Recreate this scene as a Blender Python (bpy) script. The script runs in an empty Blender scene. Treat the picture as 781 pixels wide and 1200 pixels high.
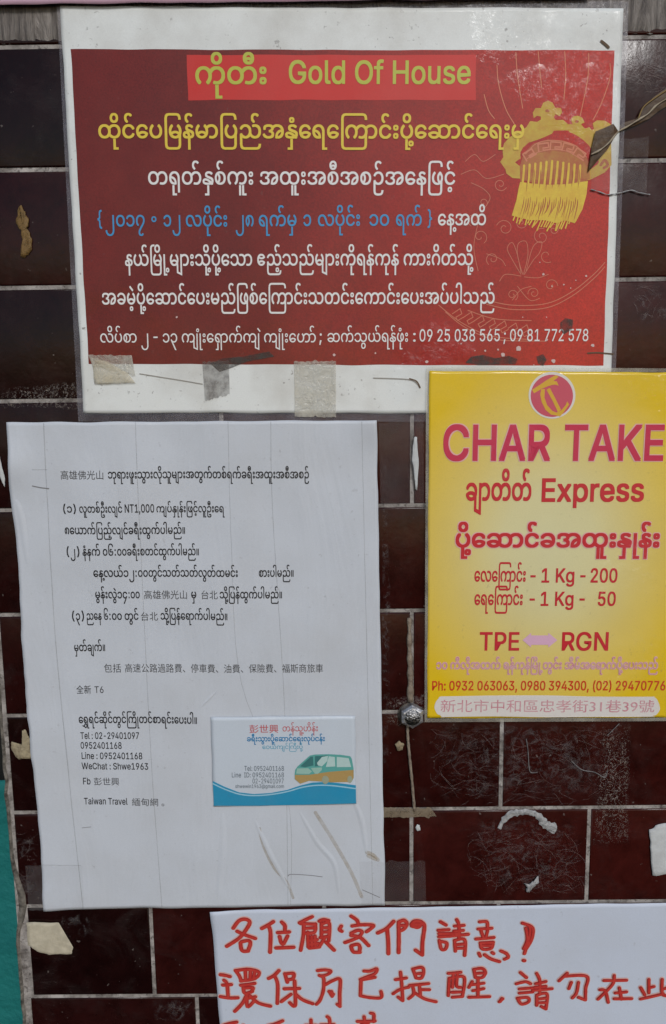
import bpy, math, random
from mathutils import Vector, noise
from mathutils.geometry import tessellate_polygon

sc = bpy.context.scene
COL = sc.collection
random.seed(7)

# ------------------------------------------------------------------ camera
FPX, DIST = 950.0, 0.45
PIT, YAW, ROL = math.radians(8.345), math.radians(-0.413), math.radians(-0.741)
cy, sy, cp, sp, cr, sr = (math.cos(YAW), math.sin(YAW), math.cos(PIT), math.sin(PIT), math.cos(ROL), math.sin(ROL))
FW = Vector((sy * cp, cy * cp, -sp))
R0 = Vector((cy, -sy, 0))
U0 = R0.cross(FW)
RT = cr * R0 + sr * U0
UP = -sr * R0 + cr * U0
cam_data = bpy.data.cameras.new('camera')
cam = bpy.data.objects.new('camera', cam_data)
COL.objects.link(cam)
from mathutils import Matrix
cam.matrix_world = Matrix(((RT.x, UP.x, -FW.x, 0), (RT.y, UP.y, -FW.y, -DIST), (RT.z, UP.z, -FW.z, 0), (0, 0, 0, 1)))
cam_data.sensor_fit = 'VERTICAL'
cam_data.sensor_height = 24.0
cam_data.lens = 24.0 * FPX / 1200.0
cam_data.clip_start = 0.01
cam_data.clip_end = 500
sc.camera = cam

# ------------------------------------------------------------------ light
SUN_DIR = Vector((0.245, -0.80, 0.545)).normalized()       # towards the sun: high, in front of the wall, to the right
world = bpy.data.worlds.new('World')
sc.world = world
world.use_nodes = True
wt = world.node_tree
bg = wt.nodes['Background']
sky = wt.nodes.new('ShaderNodeTexSky')
sky.sky_type = 'NISHITA'
sky.sun_disc = False
sky.sun_elevation = math.asin(SUN_DIR.z)
sky.sun_rotation = math.atan2(SUN_DIR.x, SUN_DIR.y)
sky.air_density = 1.0
sky.dust_density = 1.0
sky.ozone_density = 1.0
wt.links.new(sky.outputs['Color'], bg.inputs['Color'])
bg.inputs['Strength'].default_value = 0.075
sun_data = bpy.data.lights.new('sun', 'SUN')
sun_data.energy = 1.5
sun_data.angle = math.radians(12)
sun_data.color = (1.0, 0.985, 0.97)
sun = bpy.data.objects.new('sun', sun_data)
COL.objects.link(sun)
sun.rotation_euler = SUN_DIR.to_track_quat('Z', 'Y').to_euler()
sun.location = SUN_DIR * 3
sc.view_settings.view_transform = 'Standard'
sc.view_settings.look = 'None'
sc.view_settings.gamma = 1.0
sc.view_settings.exposure = 0.2
sc.render.engine = 'CYCLES'
sc.cycles.max_bounces = 6
sc.cycles.transparent_max_bounces = 16

# ------------------------------------------------------------------ placing things on the wall
def P(px, py, h=0.0):
    """point of the wall (pushed h metres out of it) that the photograph shows at px, py"""
    d = FW * FPX + RT * (px - 390.5) + UP * (600 - py)
    d = d * (DIST - h) / d.y
    return Vector((d.x, -h, d.z))

def XZ(px, py):
    p = P(px, py)
    return p.x, p.z

def scale_at(px, py):
    return (P(px + 1, py) - P(px, py)).length

def link(o, parent=None):
    COL.objects.link(o)
    if parent is not None:
        o.parent = parent
    return o

def thing(name, label, cat, loc=(0, 0, 0), group=None):
    o = bpy.data.objects.new(name, None)
    o.empty_display_size = 0.02
    o.location = loc
    o['label'] = label
    o['category'] = cat
    if group:
        o['group'] = group
    COL.objects.link(o)
    return o

GROUPS = {'tape_piece': 'pieces of tape on the wall and its notices', 'paper_scrap': 'paper scraps stuck on the tiles', 'tape_residue': 'white tape remnants on the tiles', 'paint_flake': 'pale flakes on the tiles', 'glue_smear': 'dried glue smears on the tiles'}
def tag(o, label, cat, group=None):
    group = group or GROUPS.get(o.name.split('.')[0])
    o['label'] = label
    o['category'] = cat
    if group:
        o['group'] = group
    return o

def mesh(name, verts, faces, mat, parent=None, smooth=True, origin=None):
    off = Vector(parent.location) if parent is not None else Vector((0, 0, 0))
    if parent is not None and parent.parent is not None:
        off = off + Vector(parent.parent.location)
    if origin is not None:
        off = Vector(origin)
    me = bpy.data.meshes.new(name)
    me.from_pydata([tuple(Vector(v) - off) for v in verts], [], faces)
    me.update()
    if smooth:
        me.polygons.foreach_set('use_smooth', [True] * len(me.polygons))
    me.materials.append(mat)
    o = bpy.data.objects.new(name, me)
    if origin is not None:
        o.location = origin
    return link(o, parent)

# ------------------------------------------------------------------ materials
def new_mat(name):
    m = bpy.data.materials.new(name)
    m.use_nodes = True
    nt = m.node_tree
    return m, nt, nt.nodes['Principled BSDF']

def N(nt, kind, **kw):
    n = nt.nodes.new(kind)
    for k, v in kw.items():
        if k in n.inputs:
            n.inputs[k].default_value = v
        else:
            setattr(n, k, v)
    return n

def coords(nt, scale=None):
    t = N(nt, 'ShaderNodeTexCoord')
    if scale is None:
        return t.outputs['Object']
    mp = N(nt, 'ShaderNodeMapping')
    mp.inputs['Scale'].default_value = scale
    nt.links.new(t.outputs['Object'], mp.inputs['Vector'])
    return mp.outputs['Vector']

def noise_tex(nt, vec, scale, detail=4, rough=0.55, dist=0.0):
    n = N(nt, 'ShaderNodeTexNoise', Scale=scale, Detail=detail, Roughness=rough, Distortion=dist)
    nt.links.new(vec, n.inputs['Vector'])
    return n.outputs['Fac']

def ramp(nt, fac, stops):
    r = N(nt, 'ShaderNodeValToRGB')
    el = r.color_ramp.elements
    while len(el) < len(stops):
        el.new(0.5)
    for e, (p, c) in zip(el, stops):
        e.position = p
        e.color = (c, c, c, 1) if not isinstance(c, tuple) else (*c, 1)
    nt.links.new(fac, r.inputs['Fac'])
    return r.outputs['Color']

def mixc(nt, fac, a, b, blend='MIX'):
    m = N(nt, 'ShaderNodeMix', data_type='RGBA', blend_type=blend)
    for sock, v in ((m.inputs['Factor'], fac), (m.inputs['A'], a), (m.inputs['B'], b)):
        pass
    ins = [s for s in m.inputs if s.enabled]
    for s, v in zip(ins, (fac, a, b)):
        if hasattr(v, 'links'):
            nt.links.new(v, s)
        elif isinstance(v, tuple):
            s.default_value = (*v, 1)
        else:
            s.default_value = v
    return [s for s in m.outputs if s.enabled][0]

def math_n(nt, op, a, b=0.5):
    m = N(nt, 'ShaderNodeMath', operation=op)
    for s, v in zip(m.inputs, (a, b)):
        if hasattr(v, 'links'):
            nt.links.new(v, s)
        else:
            s.default_value = v
    return m.outputs[0]

def bump(nt, height, strength, dist, normal=None):
    b = N(nt, 'ShaderNodeBump')
    b.inputs['Strength'].default_value = strength
    b.inputs['Distance'].default_value = dist
    nt.links.new(height, b.inputs['Height'])
    if normal is not None:
        nt.links.new(normal, b.inputs['Normal'])
    return b.outputs['Normal']

def put_col(nt, b, c):
    if hasattr(c, 'links'):
        nt.links.new(c, b.inputs['Base Color'])
    else:
        b.inputs['Base Color'].default_value = (*c, 1)

def dirt_on(nt, col, vec, amount, tint=(0.35, 0.32, 0.27)):
    """specks, rubs and faint grey patches on a sheet of paper"""
    if amount <= 0:
        return col
    big = ramp(nt, noise_tex(nt, vec, 22, 5, 0.6), [(0.42, 0.0), (0.75, 1.0)])
    c = mixc(nt, math_n(nt, 'MULTIPLY', big, 0.35 * amount), col, tint)
    sp1 = ramp(nt, noise_tex(nt, vec, 420, 2, 0.5), [(0.66, 0.0), (0.74, 1.0)])
    sp2 = ramp(nt, noise_tex(nt, vec, 60, 3, 0.6), [(0.45, 0.0), (0.65, 1.0)])
    c = mixc(nt, math_n(nt, 'MULTIPLY', math_n(nt, 'MULTIPLY', sp1, sp2), 0.55 * amount), c, (0.12, 0.1, 0.09))
    fine = noise_tex(nt, vec, 1500, 2, 0.6)
    return mixc(nt, 0.10, c, ramp(nt, fine, [(0.3, 0.35), (0.7, 1.0)]), 'MULTIPLY')

def near(nt, vec, spots):
    """1 close to the given spots of a sheet, fading to 0"""
    tot = None
    for (x, z, rad) in spots:
        d = N(nt, 'ShaderNodeVectorMath', operation='DISTANCE')
        nt.links.new(vec, d.inputs[0])
        d.inputs[1].default_value = (x, 0, z)
        mr = N(nt, 'ShaderNodeMapRange')
        mr.inputs['From Min'].default_value = rad
        mr.inputs['From Max'].default_value = rad * 0.3
        nt.links.new(d.outputs['Value'], mr.inputs['Value'])
        tot = mr.outputs[0] if tot is None else math_n(nt, 'MAXIMUM', tot, mr.outputs[0])
    return tot

FILM_SPOTS = []
def film_bump(nt, vec, k=1.0):
    """the long ripples of a laminating film, and its crackled wrinkles where it has come loose"""
    a = noise_tex(nt, vec, 24, 2, 0.5, 0.3)
    crack = noise_tex(nt, vec, 240, 4, 0.65, 1.6)
    where = ramp(nt, noise_tex(nt, vec, 30, 3, 0.6), [(0.42, 0.0), (0.62, 1.0)])
    if FILM_SPOTS:
        where = math_n(nt, 'MULTIPLY', where, near(nt, vec, FILM_SPOTS))
    else:
        where = math_n(nt, 'MULTIPLY', where, 0.25)
    crack = math_n(nt, 'MULTIPLY', crack, where)
    n = bump(nt, a, 0.6 * k, 0.0020)
    return bump(nt, crack, 1.0, 0.0024, n)

def sheet_mat(name, col, rough=0.6, coat=0.0, dirt=0.5, coat_rough=0.08, k=1.0, var=None):
    m, nt, b = new_mat(name)
    v = coords(nt)
    c = col
    if var is not None:
        c = mixc(nt, ramp(nt, noise_tex(nt, v, 240, 3, 0.6), [(0.3, 0.0), (0.7, 1.0)]), col, var)
    put_col(nt, b, dirt_on(nt, c, v, dirt))
    b.inputs['Roughness'].default_value = rough
    b.inputs['Specular IOR Level'].default_value = 0.25
    if coat > 0:
        b.inputs['Coat Weight'].default_value = coat
        b.inputs['Coat Roughness'].default_value = coat_rough
        nt.links.new(film_bump(nt, v, k), b.inputs['Coat Normal'])
        if k > 1.2:
            nt.links.new(bump(nt, noise_tex(nt, coords(nt, (26, 1, 8)), 1.0, 4, 0.55, 0.6), 0.35, 0.004), b.inputs['Normal'])
    else:
        nt.links.new(bump(nt, noise_tex(nt, v, 45, 4, 0.55), 0.25, 0.002), b.inputs['Normal'])
    return m

def film_mat(name, tint, density, rough=0.12, crinkle=1.0, lo=0.35, hi=0.7, scale=60):
    """clear or cloudy plastic film: see-through with a gloss and some milkiness"""
    m, nt, b = new_mat(name)
    v = coords(nt)
    out = nt.nodes['Material Output']
    put_col(nt, b, tint)
    b.inputs['Roughness'].default_value = rough
    n = bump(nt, noise_tex(nt, v, 160, 5, 0.65, 1.2), 0.7 * crinkle, 0.0009)
    nt.links.new(n, b.inputs['Normal'])
    tr = N(nt, 'ShaderNodeBsdfTransparent')
    mx = N(nt, 'ShaderNodeMixShader')
    f = ramp(nt, noise_tex(nt, v, scale, 5, 0.65), [(lo, density * 0.45), (hi, density)])
    nt.links.new(f, mx.inputs[0])
    nt.links.new(tr.outputs[0], mx.inputs[1])
    nt.links.new(b.outputs[0], mx.inputs[2])
    nt.links.new(mx.outputs[0], out.inputs['Surface'])
    return m

def plain_mat(name, col, rough=0.6, spec=0.3, metallic=0.0, bump_scale=None, bump_d=0.0005, var=None, var_scale=200):
    m, nt, b = new_mat(name)
    v = coords(nt)
    if var is not None:
        col = mixc(nt, ramp(nt, noise_tex(nt, v, var_scale, 5, 0.65), [(0.35, 0.0), (0.68, 1.0)]), col, var)
    put_col(nt, b, col)
    b.inputs['Roughness'].default_value = rough
    b.inputs['Specular IOR Level'].default_value = spec
    b.inputs['Metallic'].default_value = metallic
    if bump_scale:
        nt.links.new(bump(nt, noise_tex(nt, v, bump_scale, 5, 0.6), 0.8, bump_d), b.inputs['Normal'])
    return m

def tile_mat():
    m, nt, b = new_mat('glazed_tile')
    v = coords(nt)
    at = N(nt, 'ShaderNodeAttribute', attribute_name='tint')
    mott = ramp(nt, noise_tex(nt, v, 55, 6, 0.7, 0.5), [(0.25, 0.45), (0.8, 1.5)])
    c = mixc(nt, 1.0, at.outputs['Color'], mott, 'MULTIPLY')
    # rubbed-in dust and old paste
    dust = ramp(nt, noise_tex(nt, v, 30, 6, 0.7, 0.8), [(0.5, 0.0), (0.85, 1.0)])
    c = mixc(nt, math_n(nt, 'MULTIPLY', dust, 0.14), c, (0.10, 0.08, 0.075))
    streak_v = coords(nt, (30, 1, 320))
    st = ramp(nt, noise_tex(nt, streak_v, 4, 5, 0.7, 1.5), [(0.60, 0.0), (0.70, 1.0)])
    c = mixc(nt, math_n(nt, 'MULTIPLY', math_n(nt, 'MULTIPLY', st, dust), 0.6), c, (0.17, 0.15, 0.14))
    sp_ = ramp(nt, noise_tex(nt, v, 300, 2, 0.5), [(0.72, 0.0), (0.77, 1.0)])
    c = mixc(nt, math_n(nt, 'MULTIPLY', sp_, 0.4), c, (0.25, 0.22, 0.2))
    put_col(nt, b, c)
    r = ramp(nt, noise_tex(nt, v, 40, 5, 0.7), [(0.35, 0.11), (0.75, 0.32)])
    nt.links.new(r, b.inputs['Roughness'])
    b.inputs['Specular IOR Level'].default_value = 0.24
    n1 = bump(nt, noise_tex(nt, v, 20, 2, 0.5), 0.5, 0.0016)
    n2 = bump(nt, noise_tex(nt, v, 260, 4, 0.6), 0.25, 0.0004, n1)
    nt.links.new(n2, b.inputs['Normal'])
    return m

def grout_mat():
    m, nt, b = new_mat('cement_grout')
    v = coords(nt)
    f = ramp(nt, noise_tex(nt, v, 70, 6, 0.7), [(0.36, 0.0), (0.66, 1.0)])
    c = mixc(nt, f, (0.11, 0.095, 0.085), (0.44, 0.41, 0.385))
    f2 = ramp(nt, noise_tex(nt, v, 420, 3, 0.6), [(0.56, 0.0), (0.68, 1.0)])
    c = mixc(nt, math_n(nt, 'MULTIPLY', f2, 0.75), c, (0.05, 0.04, 0.036))
    put_col(nt, b, c)
    b.inputs['Roughness'].default_value = 0.9
    nt.links.new(bump(nt, noise_tex(nt, v, 500, 4, 0.6), 0.9, 0.0006), b.inputs['Normal'])
    return m

M_TILE, M_GROUT = tile_mat(), grout_mat()

# ------------------------------------------------------------------ the tiled wall
TW, TH, TX0, TZ0 = 0.10548, 0.06071, 0.04112, 0.17997
EDGE_X = XZ(13, 1000)[0]
wall = thing('tiled_wall', 'dark brown glazed brick-tile wall with pale cement joints, behind all the notices', 'wall', (0, 0, TZ0 - 0.6))
V, F, T = [], [], []
def add_tile(x0, x1, z0, z1, tint):
    g, rim = 0.0009, 0.0011
    x0 += g; x1 -= g; z0 += g; z1 -= g
    a = [random.uniform(-0.00022, 0.00022) for _ in range(4)]
    loops = [(0.0, 0.0016), (0.00025, 0.0006), (rim * 0.55, 0.00015), (rim, 0.0)]
    b = len(V)
    for ins, dep in loops:
        for (x, z, k) in ((x0 + ins, z0 + ins, 0), (x1 - ins, z0 + ins, 1), (x1 - ins, z1 - ins, 2), (x0 + ins, z1 - ins, 3)):
            V.append((x, dep + a[k] + 0.0003, z))
    for l in range(3):
        for k in range(4):
            q = b + 4 * l
            F.append((q + k, q + (k + 1) % 4, q + 4 + (k + 1) % 4, q + 4 + k)); T.append(tint)
    F.append((b + 12, b + 13, b + 14, b + 15)); T.append(tint)
for r in range(-4, 16):
    z1 = TZ0 - r * TH
    z0 = z1 - TH
    off = 0.0 if r % 2 else 0.5
    if r == 9:
        off = XZ(231, 1180)[0] - TX0
        off = off / TW
    if r < 3:
        off = (XZ(128, (128, 268, 405)[max(r, 0)])[0] - TX0) / TW % 1.0
    for k in range(-9, 10):
        x0 = TX0 + (k + off) * TW
        x1 = x0 + TW
        lim = EDGE_X + (0.0022 if r < 8 else (0.006 if r == 8 else 0.004))
        if x1 < lim + 0.012:
            continue
        x0 = max(x0, lim)
        if r == 3 and k == -2:
            continue
        if r == 3 and k == -3:
            x1 = TX0 - TW
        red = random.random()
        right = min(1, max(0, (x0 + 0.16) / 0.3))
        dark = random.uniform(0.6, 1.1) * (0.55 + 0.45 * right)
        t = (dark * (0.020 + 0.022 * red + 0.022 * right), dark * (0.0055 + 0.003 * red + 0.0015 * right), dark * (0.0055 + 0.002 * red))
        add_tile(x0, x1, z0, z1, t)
tiles = mesh('tile_facing', V, F, M_TILE, wall)
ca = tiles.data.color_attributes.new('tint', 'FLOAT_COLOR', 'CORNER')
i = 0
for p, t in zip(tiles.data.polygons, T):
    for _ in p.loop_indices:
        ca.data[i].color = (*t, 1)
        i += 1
def box(name, x0, x1, y0, y1, z0, z1, mat, parent=None, origin=None):
    v = [(x, y, z) for z in (z0, z1) for (x, y) in ((x0, y0), (x1, y0), (x1, y1), (x0, y1))]
    f = [(0, 1, 5, 4), (1, 2, 6, 5), (2, 3, 7, 6), (3, 0, 4, 7), (4, 5, 6, 7), (3, 2, 1, 0)]
    return mesh(name, v, f, mat, parent, smooth=False, origin=origin)
XL, XR, ZB, ZT = EDGE_X, TX0 + 9.5 * TW, TZ0 - 16 * TH, TZ0 + 4 * TH
box('grout_bed', XL + 0.0002, XR, 0.0011, 0.12, ZB, ZT, M_GROUT, wall)
# crumbling cement lip along the free left edge of the wall
M_LIP = plain_mat('cement_lip', (0.22, 0.20, 0.17), 0.92, 0.2, bump_scale=260, bump_d=0.002, var=(0.035, 0.03, 0.026), var_scale=170)
v, f = [], []
n = 150
for i in range(n + 1):
    z = ZB + (ZT - ZB) * i / n
    w = 0.0016 + 0.0010 * noise.noise(Vector((z * 60, 3, 0)))
    zz = (XZ(13, 1040)[1] - z)
    swell = 0.006 * math.exp(-((z - XZ(20, 1055)[1]) / 0.016) ** 2)
    gap = 0.0015 * noise.noise(Vector((z * 110, 9, 2)))
    ox = XL - 0.0012 + gap + swell * 0.55
    for (dx, y) in ((0, 0.02), (0, 0.002), (0.0006, -0.0004), (w + swell * 0.5, -0.0006), (w + 0.0008 + swell * 0.5, 0.002)):
        v.append((ox + dx, y + 0.0005 * noise.noise(Vector((z * 200, dx * 900, 5))), z))
for i in range(n):
    for k in range(4):
        a = i * 5 + k
        f.append((a, a + 1, a + 6, a + 5))
mesh('cement_lip', v, f, M_LIP, wall)
# black panel added behind the free edge, standing in for the unlit gap
M_DARK = plain_mat('unlit_gap', (0.012, 0.013, 0.012), 0.8, 0.2)
box('dark_gap_panel', XL - 0.30, XL - 0.0005, 0.05, 0.11, ZB, ZT, M_DARK, wall)

# ------------------------------------------------------------------ flat shapes on the wall
def poly_h(pts_px, h0, thick, hfun=None, sub=0):
    pass

def outline_mesh(pts, h, thick, jitter=0.0, seed=0, steps=4, bulge=0.0):
    """a ragged little sheet from an outline in picture pixels: front face, back face and edge"""
    rnd = random.Random(seed)
    q = []
    n = len(pts)
    for i in range(n):
        a, b = pts[i], pts[(i + 1) % n]
        for s in range(steps):
            t = s / steps
            j = jitter if s else 0
            q.append((a[0] + (b[0] - a[0]) * t + rnd.uniform(-j, j), a[1] + (b[1] - a[1]) * t + rnd.uniform(-j, j)))
    cx = sum(p[0] for p in q) / len(q)
    cyy = sum(p[1] for p in q) / len(q)
    m = len(q)
    V, F = [], []
    rings = [(1.0, 0.0), (0.82, 0.55), (0.5, 0.9)]
    hh = [rnd.uniform(0.6, 1.4) for _ in q]
    for (s, b) in rings:
        for i, p in enumerate(q):
            x, y = cx + (p[0] - cx) * s, cyy + (p[1] - cyy) * s
            V.append(P(x, y, h + thick + bulge * b * hh[i]))
    V.append(P(cx, cyy, h + thick + bulge))
    for r in range(2):
        for i in range(m):
            j = (i + 1) % m
            F.append((r * m + i, r * m + j, (r + 1) * m + j, (r + 1) * m + i))
    for i in range(m):
        F.append((2 * m + i, 2 * m + (i + 1) % m, 3 * m))
    b = len(V)
    for p in q:
        V.append(P(p[0], p[1], h))
    for i in range(m):
        j = (i + 1) % m
        F.append((i, b + i, b + j, j))
    return V, F

def patch_mesh(pts, h, thick=0.00008):
    """flat polygon (may be concave) with a little thickness"""
    V = [P(x, y, h + thick) for x, y in pts]
    tri = tessellate_polygon([[Vector((p.x, p.z, 0)) for p in V]])
    F = [tuple(t) for t in tri]
    n = len(V)
    V += [P(x, y, h) for x, y in pts]
    for i in range(n):
        j = (i + 1) % n
        F.append((i, j, n + j, n + i))
    return V, F

class Sheet:
    """a sheet of paper hung on the wall: knows how far it stands off at every point"""
    def __init__(self, h, amp, wl, seed, lifts=()):
        self.h, self.amp, self.wl, self.seed, self.lifts = h, amp, wl, seed, lifts
    def at(self, x, z):
        s = self.seed * 7.3
        a = noise.noise(Vector((x / self.wl, z / (self.wl * 1.8), s)))
        b = noise.noise(Vector((x / (self.wl * 0.42), z / (self.wl * 0.5), s + 4)))
        h = self.h + self.amp * (0.75 * a + 0.25 * b + 0.6)
        for (lx, lz, r, d) in self.lifts:
            h += d * math.exp(-((x - lx) ** 2 + (z - lz) ** 2) / (r * r))
        return h
    def grid(self, name, corners, mat, parent, lift=0.0, nx=90, nz=90, thick=0.0002, inner=None, edge=None):
        TL, TR, BR, BL = [P(*c) for c in corners]
        V, F, idx = [], [], {}
        def pt(u, w):
            a = TL.lerp(TR, u); b = BL.lerp(BR, u)
            p = a.lerp(b, w)
            if edge:
                p = edge(p, u, w)
            du, dw = min(u, 1 - u), min(w, 1 - w)
            if min(du, dw) < 0.02:
                q = Vector((p.x * 55, p.z * 55, self.seed))
                p = p + Vector((noise.noise(q), 0, noise.noise(q + Vector((9, 4, 2))))) * 0.0005 * (1 - min(du, dw) / 0.02)
            return p
        for j in range(nz + 1):
            for i in range(nx + 1):
                p = pt(i / nx, j / nz)
                V.append((p.x, -(self.at(p.x, p.z) + lift), p.z))
        for j in range(nz):
            for i in range(nx):
                a = j * (nx + 1) + i
                F.append((a, a + nx + 1, a + nx + 2, a + 1))
        if thick:
            per = [i for i in range(nx + 1)] + [j * (nx + 1) + nx for j in range(1, nz + 1)] + [nz * (nx + 1) + i for i in range(nx - 1, -1, -1)] + [j * (nx + 1) for j in range(nz - 1, 0, -1)]
            b = len(V)
            for k in per:
                V.append((V[k][0], V[k][1] + thick, V[k][2]))
            m = len(per)
            for k in range(m):
                F.append((per[k], per[(k + 1) % m], b + (k + 1) % m, b + k))
        return mesh(name, V, F, mat, parent)
    def ring(self, name, outer, inner, mat, parent, lift=0.0, n=60, rows=2):
        """the rim of film that stands out past the paper"""
        O = [P(*c) for c in outer]; I = [P(*c) for c in inner]
        V, F = [], []
        for s in range(4):
            for k in range(n):
                t = k / n
                a = O[s].lerp(O[(s + 1) % 4], t); b = I[s].lerp(I[(s + 1) % 4], t)
                for r in range(rows + 1):
                    p = a.lerp(b, r / rows)
                    V.append((p.x, -(self.at(p.x, p.z) + lift), p.z))
        m = 4 * n
        for k in range(m):
            for r in range(rows):
                a = k * (rows + 1) + r; b = ((k + 1) % m) * (rows + 1) + r
                F.append((a, a + 1, b + 1, b))
        return mesh(name, V, F, mat, parent)
    def shape(self, name, polys, mat, parent, lift=0.0001, px=True, step=0.004):
        """printed flat shapes (list of outlines in picture pixels) lying on the sheet"""
        V, F = [], []
        for n_, pts in enumerate(polys):
            w = [P(x, y) for x, y in pts]
            tri = tessellate_polygon([[Vector((p.x, p.z, 0)) for p in w]])
            b = len(V)
            for p in w:
                V.append((p.x, -(self.at(p.x, p.z) + lift + n_ * 1.5e-6), p.z))
            for t in tri:
                a, c, d = [Vector(V[b + k]) for k in t]
                F.append(tuple(b + k for k in (t if (c - a).cross(d - a).y < 0 else t[::-1])))
        return mesh(name, V, F, mat, parent, smooth=False)
    def lines(self, name, strokes, width, mat, parent, lift=0.0001, taper=False):
        """printed or drawn lines: strokes are lists of picture pixels"""
        V, F = [], []
        for n_, st in enumerate(strokes):
            wd = width
            if isinstance(st, tuple):
                st, wd = st
            pts = [P(x, y) for x, y in smooth_line(st)]
            ribbon(V, F, pts, wd * 0.5 * scale_at(*st[0]), lambda x, z: self.at(x, z) + lift + n_ * 1.2e-6, taper)
        return mesh(name, V, F, mat, parent, smooth=False)

def smooth_line(st, sub=7):
    if len(st) < 3:
        return [(st[0][0] + (st[-1][0] - st[0][0]) * t / 4, st[0][1] + (st[-1][1] - st[0][1]) * t / 4) for t in range(5)]
    out = []
    n = len(st)
    for i in range(n - 1):
        p0, p1, p2, p3 = st[max(i - 1, 0)], st[i], st[i + 1], st[min(i + 2, n - 1)]
        for s in range(sub):
            t = s / sub
            o = []
            for d in (0, 1):
                o.append(0.5 * (2 * p1[d] + (p2[d] - p0[d]) * t + (2 * p0[d] - 5 * p1[d] + 4 * p2[d] - p3[d]) * t * t + (3 * p1[d] - p0[d] - 3 * p2[d] + p3[d]) * t ** 3))
            out.append(tuple(o))
    out.append(st[-1])
    return out

def ribbon(V, F, pts, r, hf, taper=False, caps=True):
    """flat stroke with round ends along wall points"""
    ps = [Vector((p.x, p.z)) for p in pts]
    n = len(ps)
    L, R = [], []
    for i in range(n):
        d = ps[min(i + 1, n - 1)] - ps[max(i - 1, 0)]
        if d.length < 1e-9:
            d = Vector((1, 0))
        d.normalize()
        nn = Vector((-d.y, d.x))
        rr = r * (1.0 + 0.10 * noise.noise(Vector((ps[i].x * 900, ps[i].y * 900, 1)))) * (1.0 if not taper else max(0.15, math.sin(math.pi * (0.08 + 0.9 * i / (n - 1)))))
        L.append(ps[i] + nn * rr); R.append(ps[i] - nn * rr)
    b = len(V)
    def add(q):
        V.append((q.x, -hf(q.x, q.y), q.y))
        return len(V) - 1
    li = [add(q) for q in L]; ri = [add(q) for q in R]
    for i in range(n - 1):
        F.append((ri[i], ri[i + 1], li[i + 1], li[i]))
    if caps and not taper:
        for (c, d, s, e) in ((ps[0], ps[0] - ps[1], li[0], ri[0]), (ps[-1], ps[-1] - ps[-2], ri[-1], li[-1])):
            if d.length < 1e-9:
                continue
            a0 = math.atan2(d.y, d.x)
            k = 6
            ring = [s] + [add(c + Vector((math.cos(a0 - math.pi / 2 + math.pi * t / k), math.sin(a0 - math.pi / 2 + math.pi * t / k))) * r) for t in range(1, k)] + [e]
            ci = add(c)
            for i in range(len(ring) - 1):
                F.append((ci, ring[i], ring[i + 1]))

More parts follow.
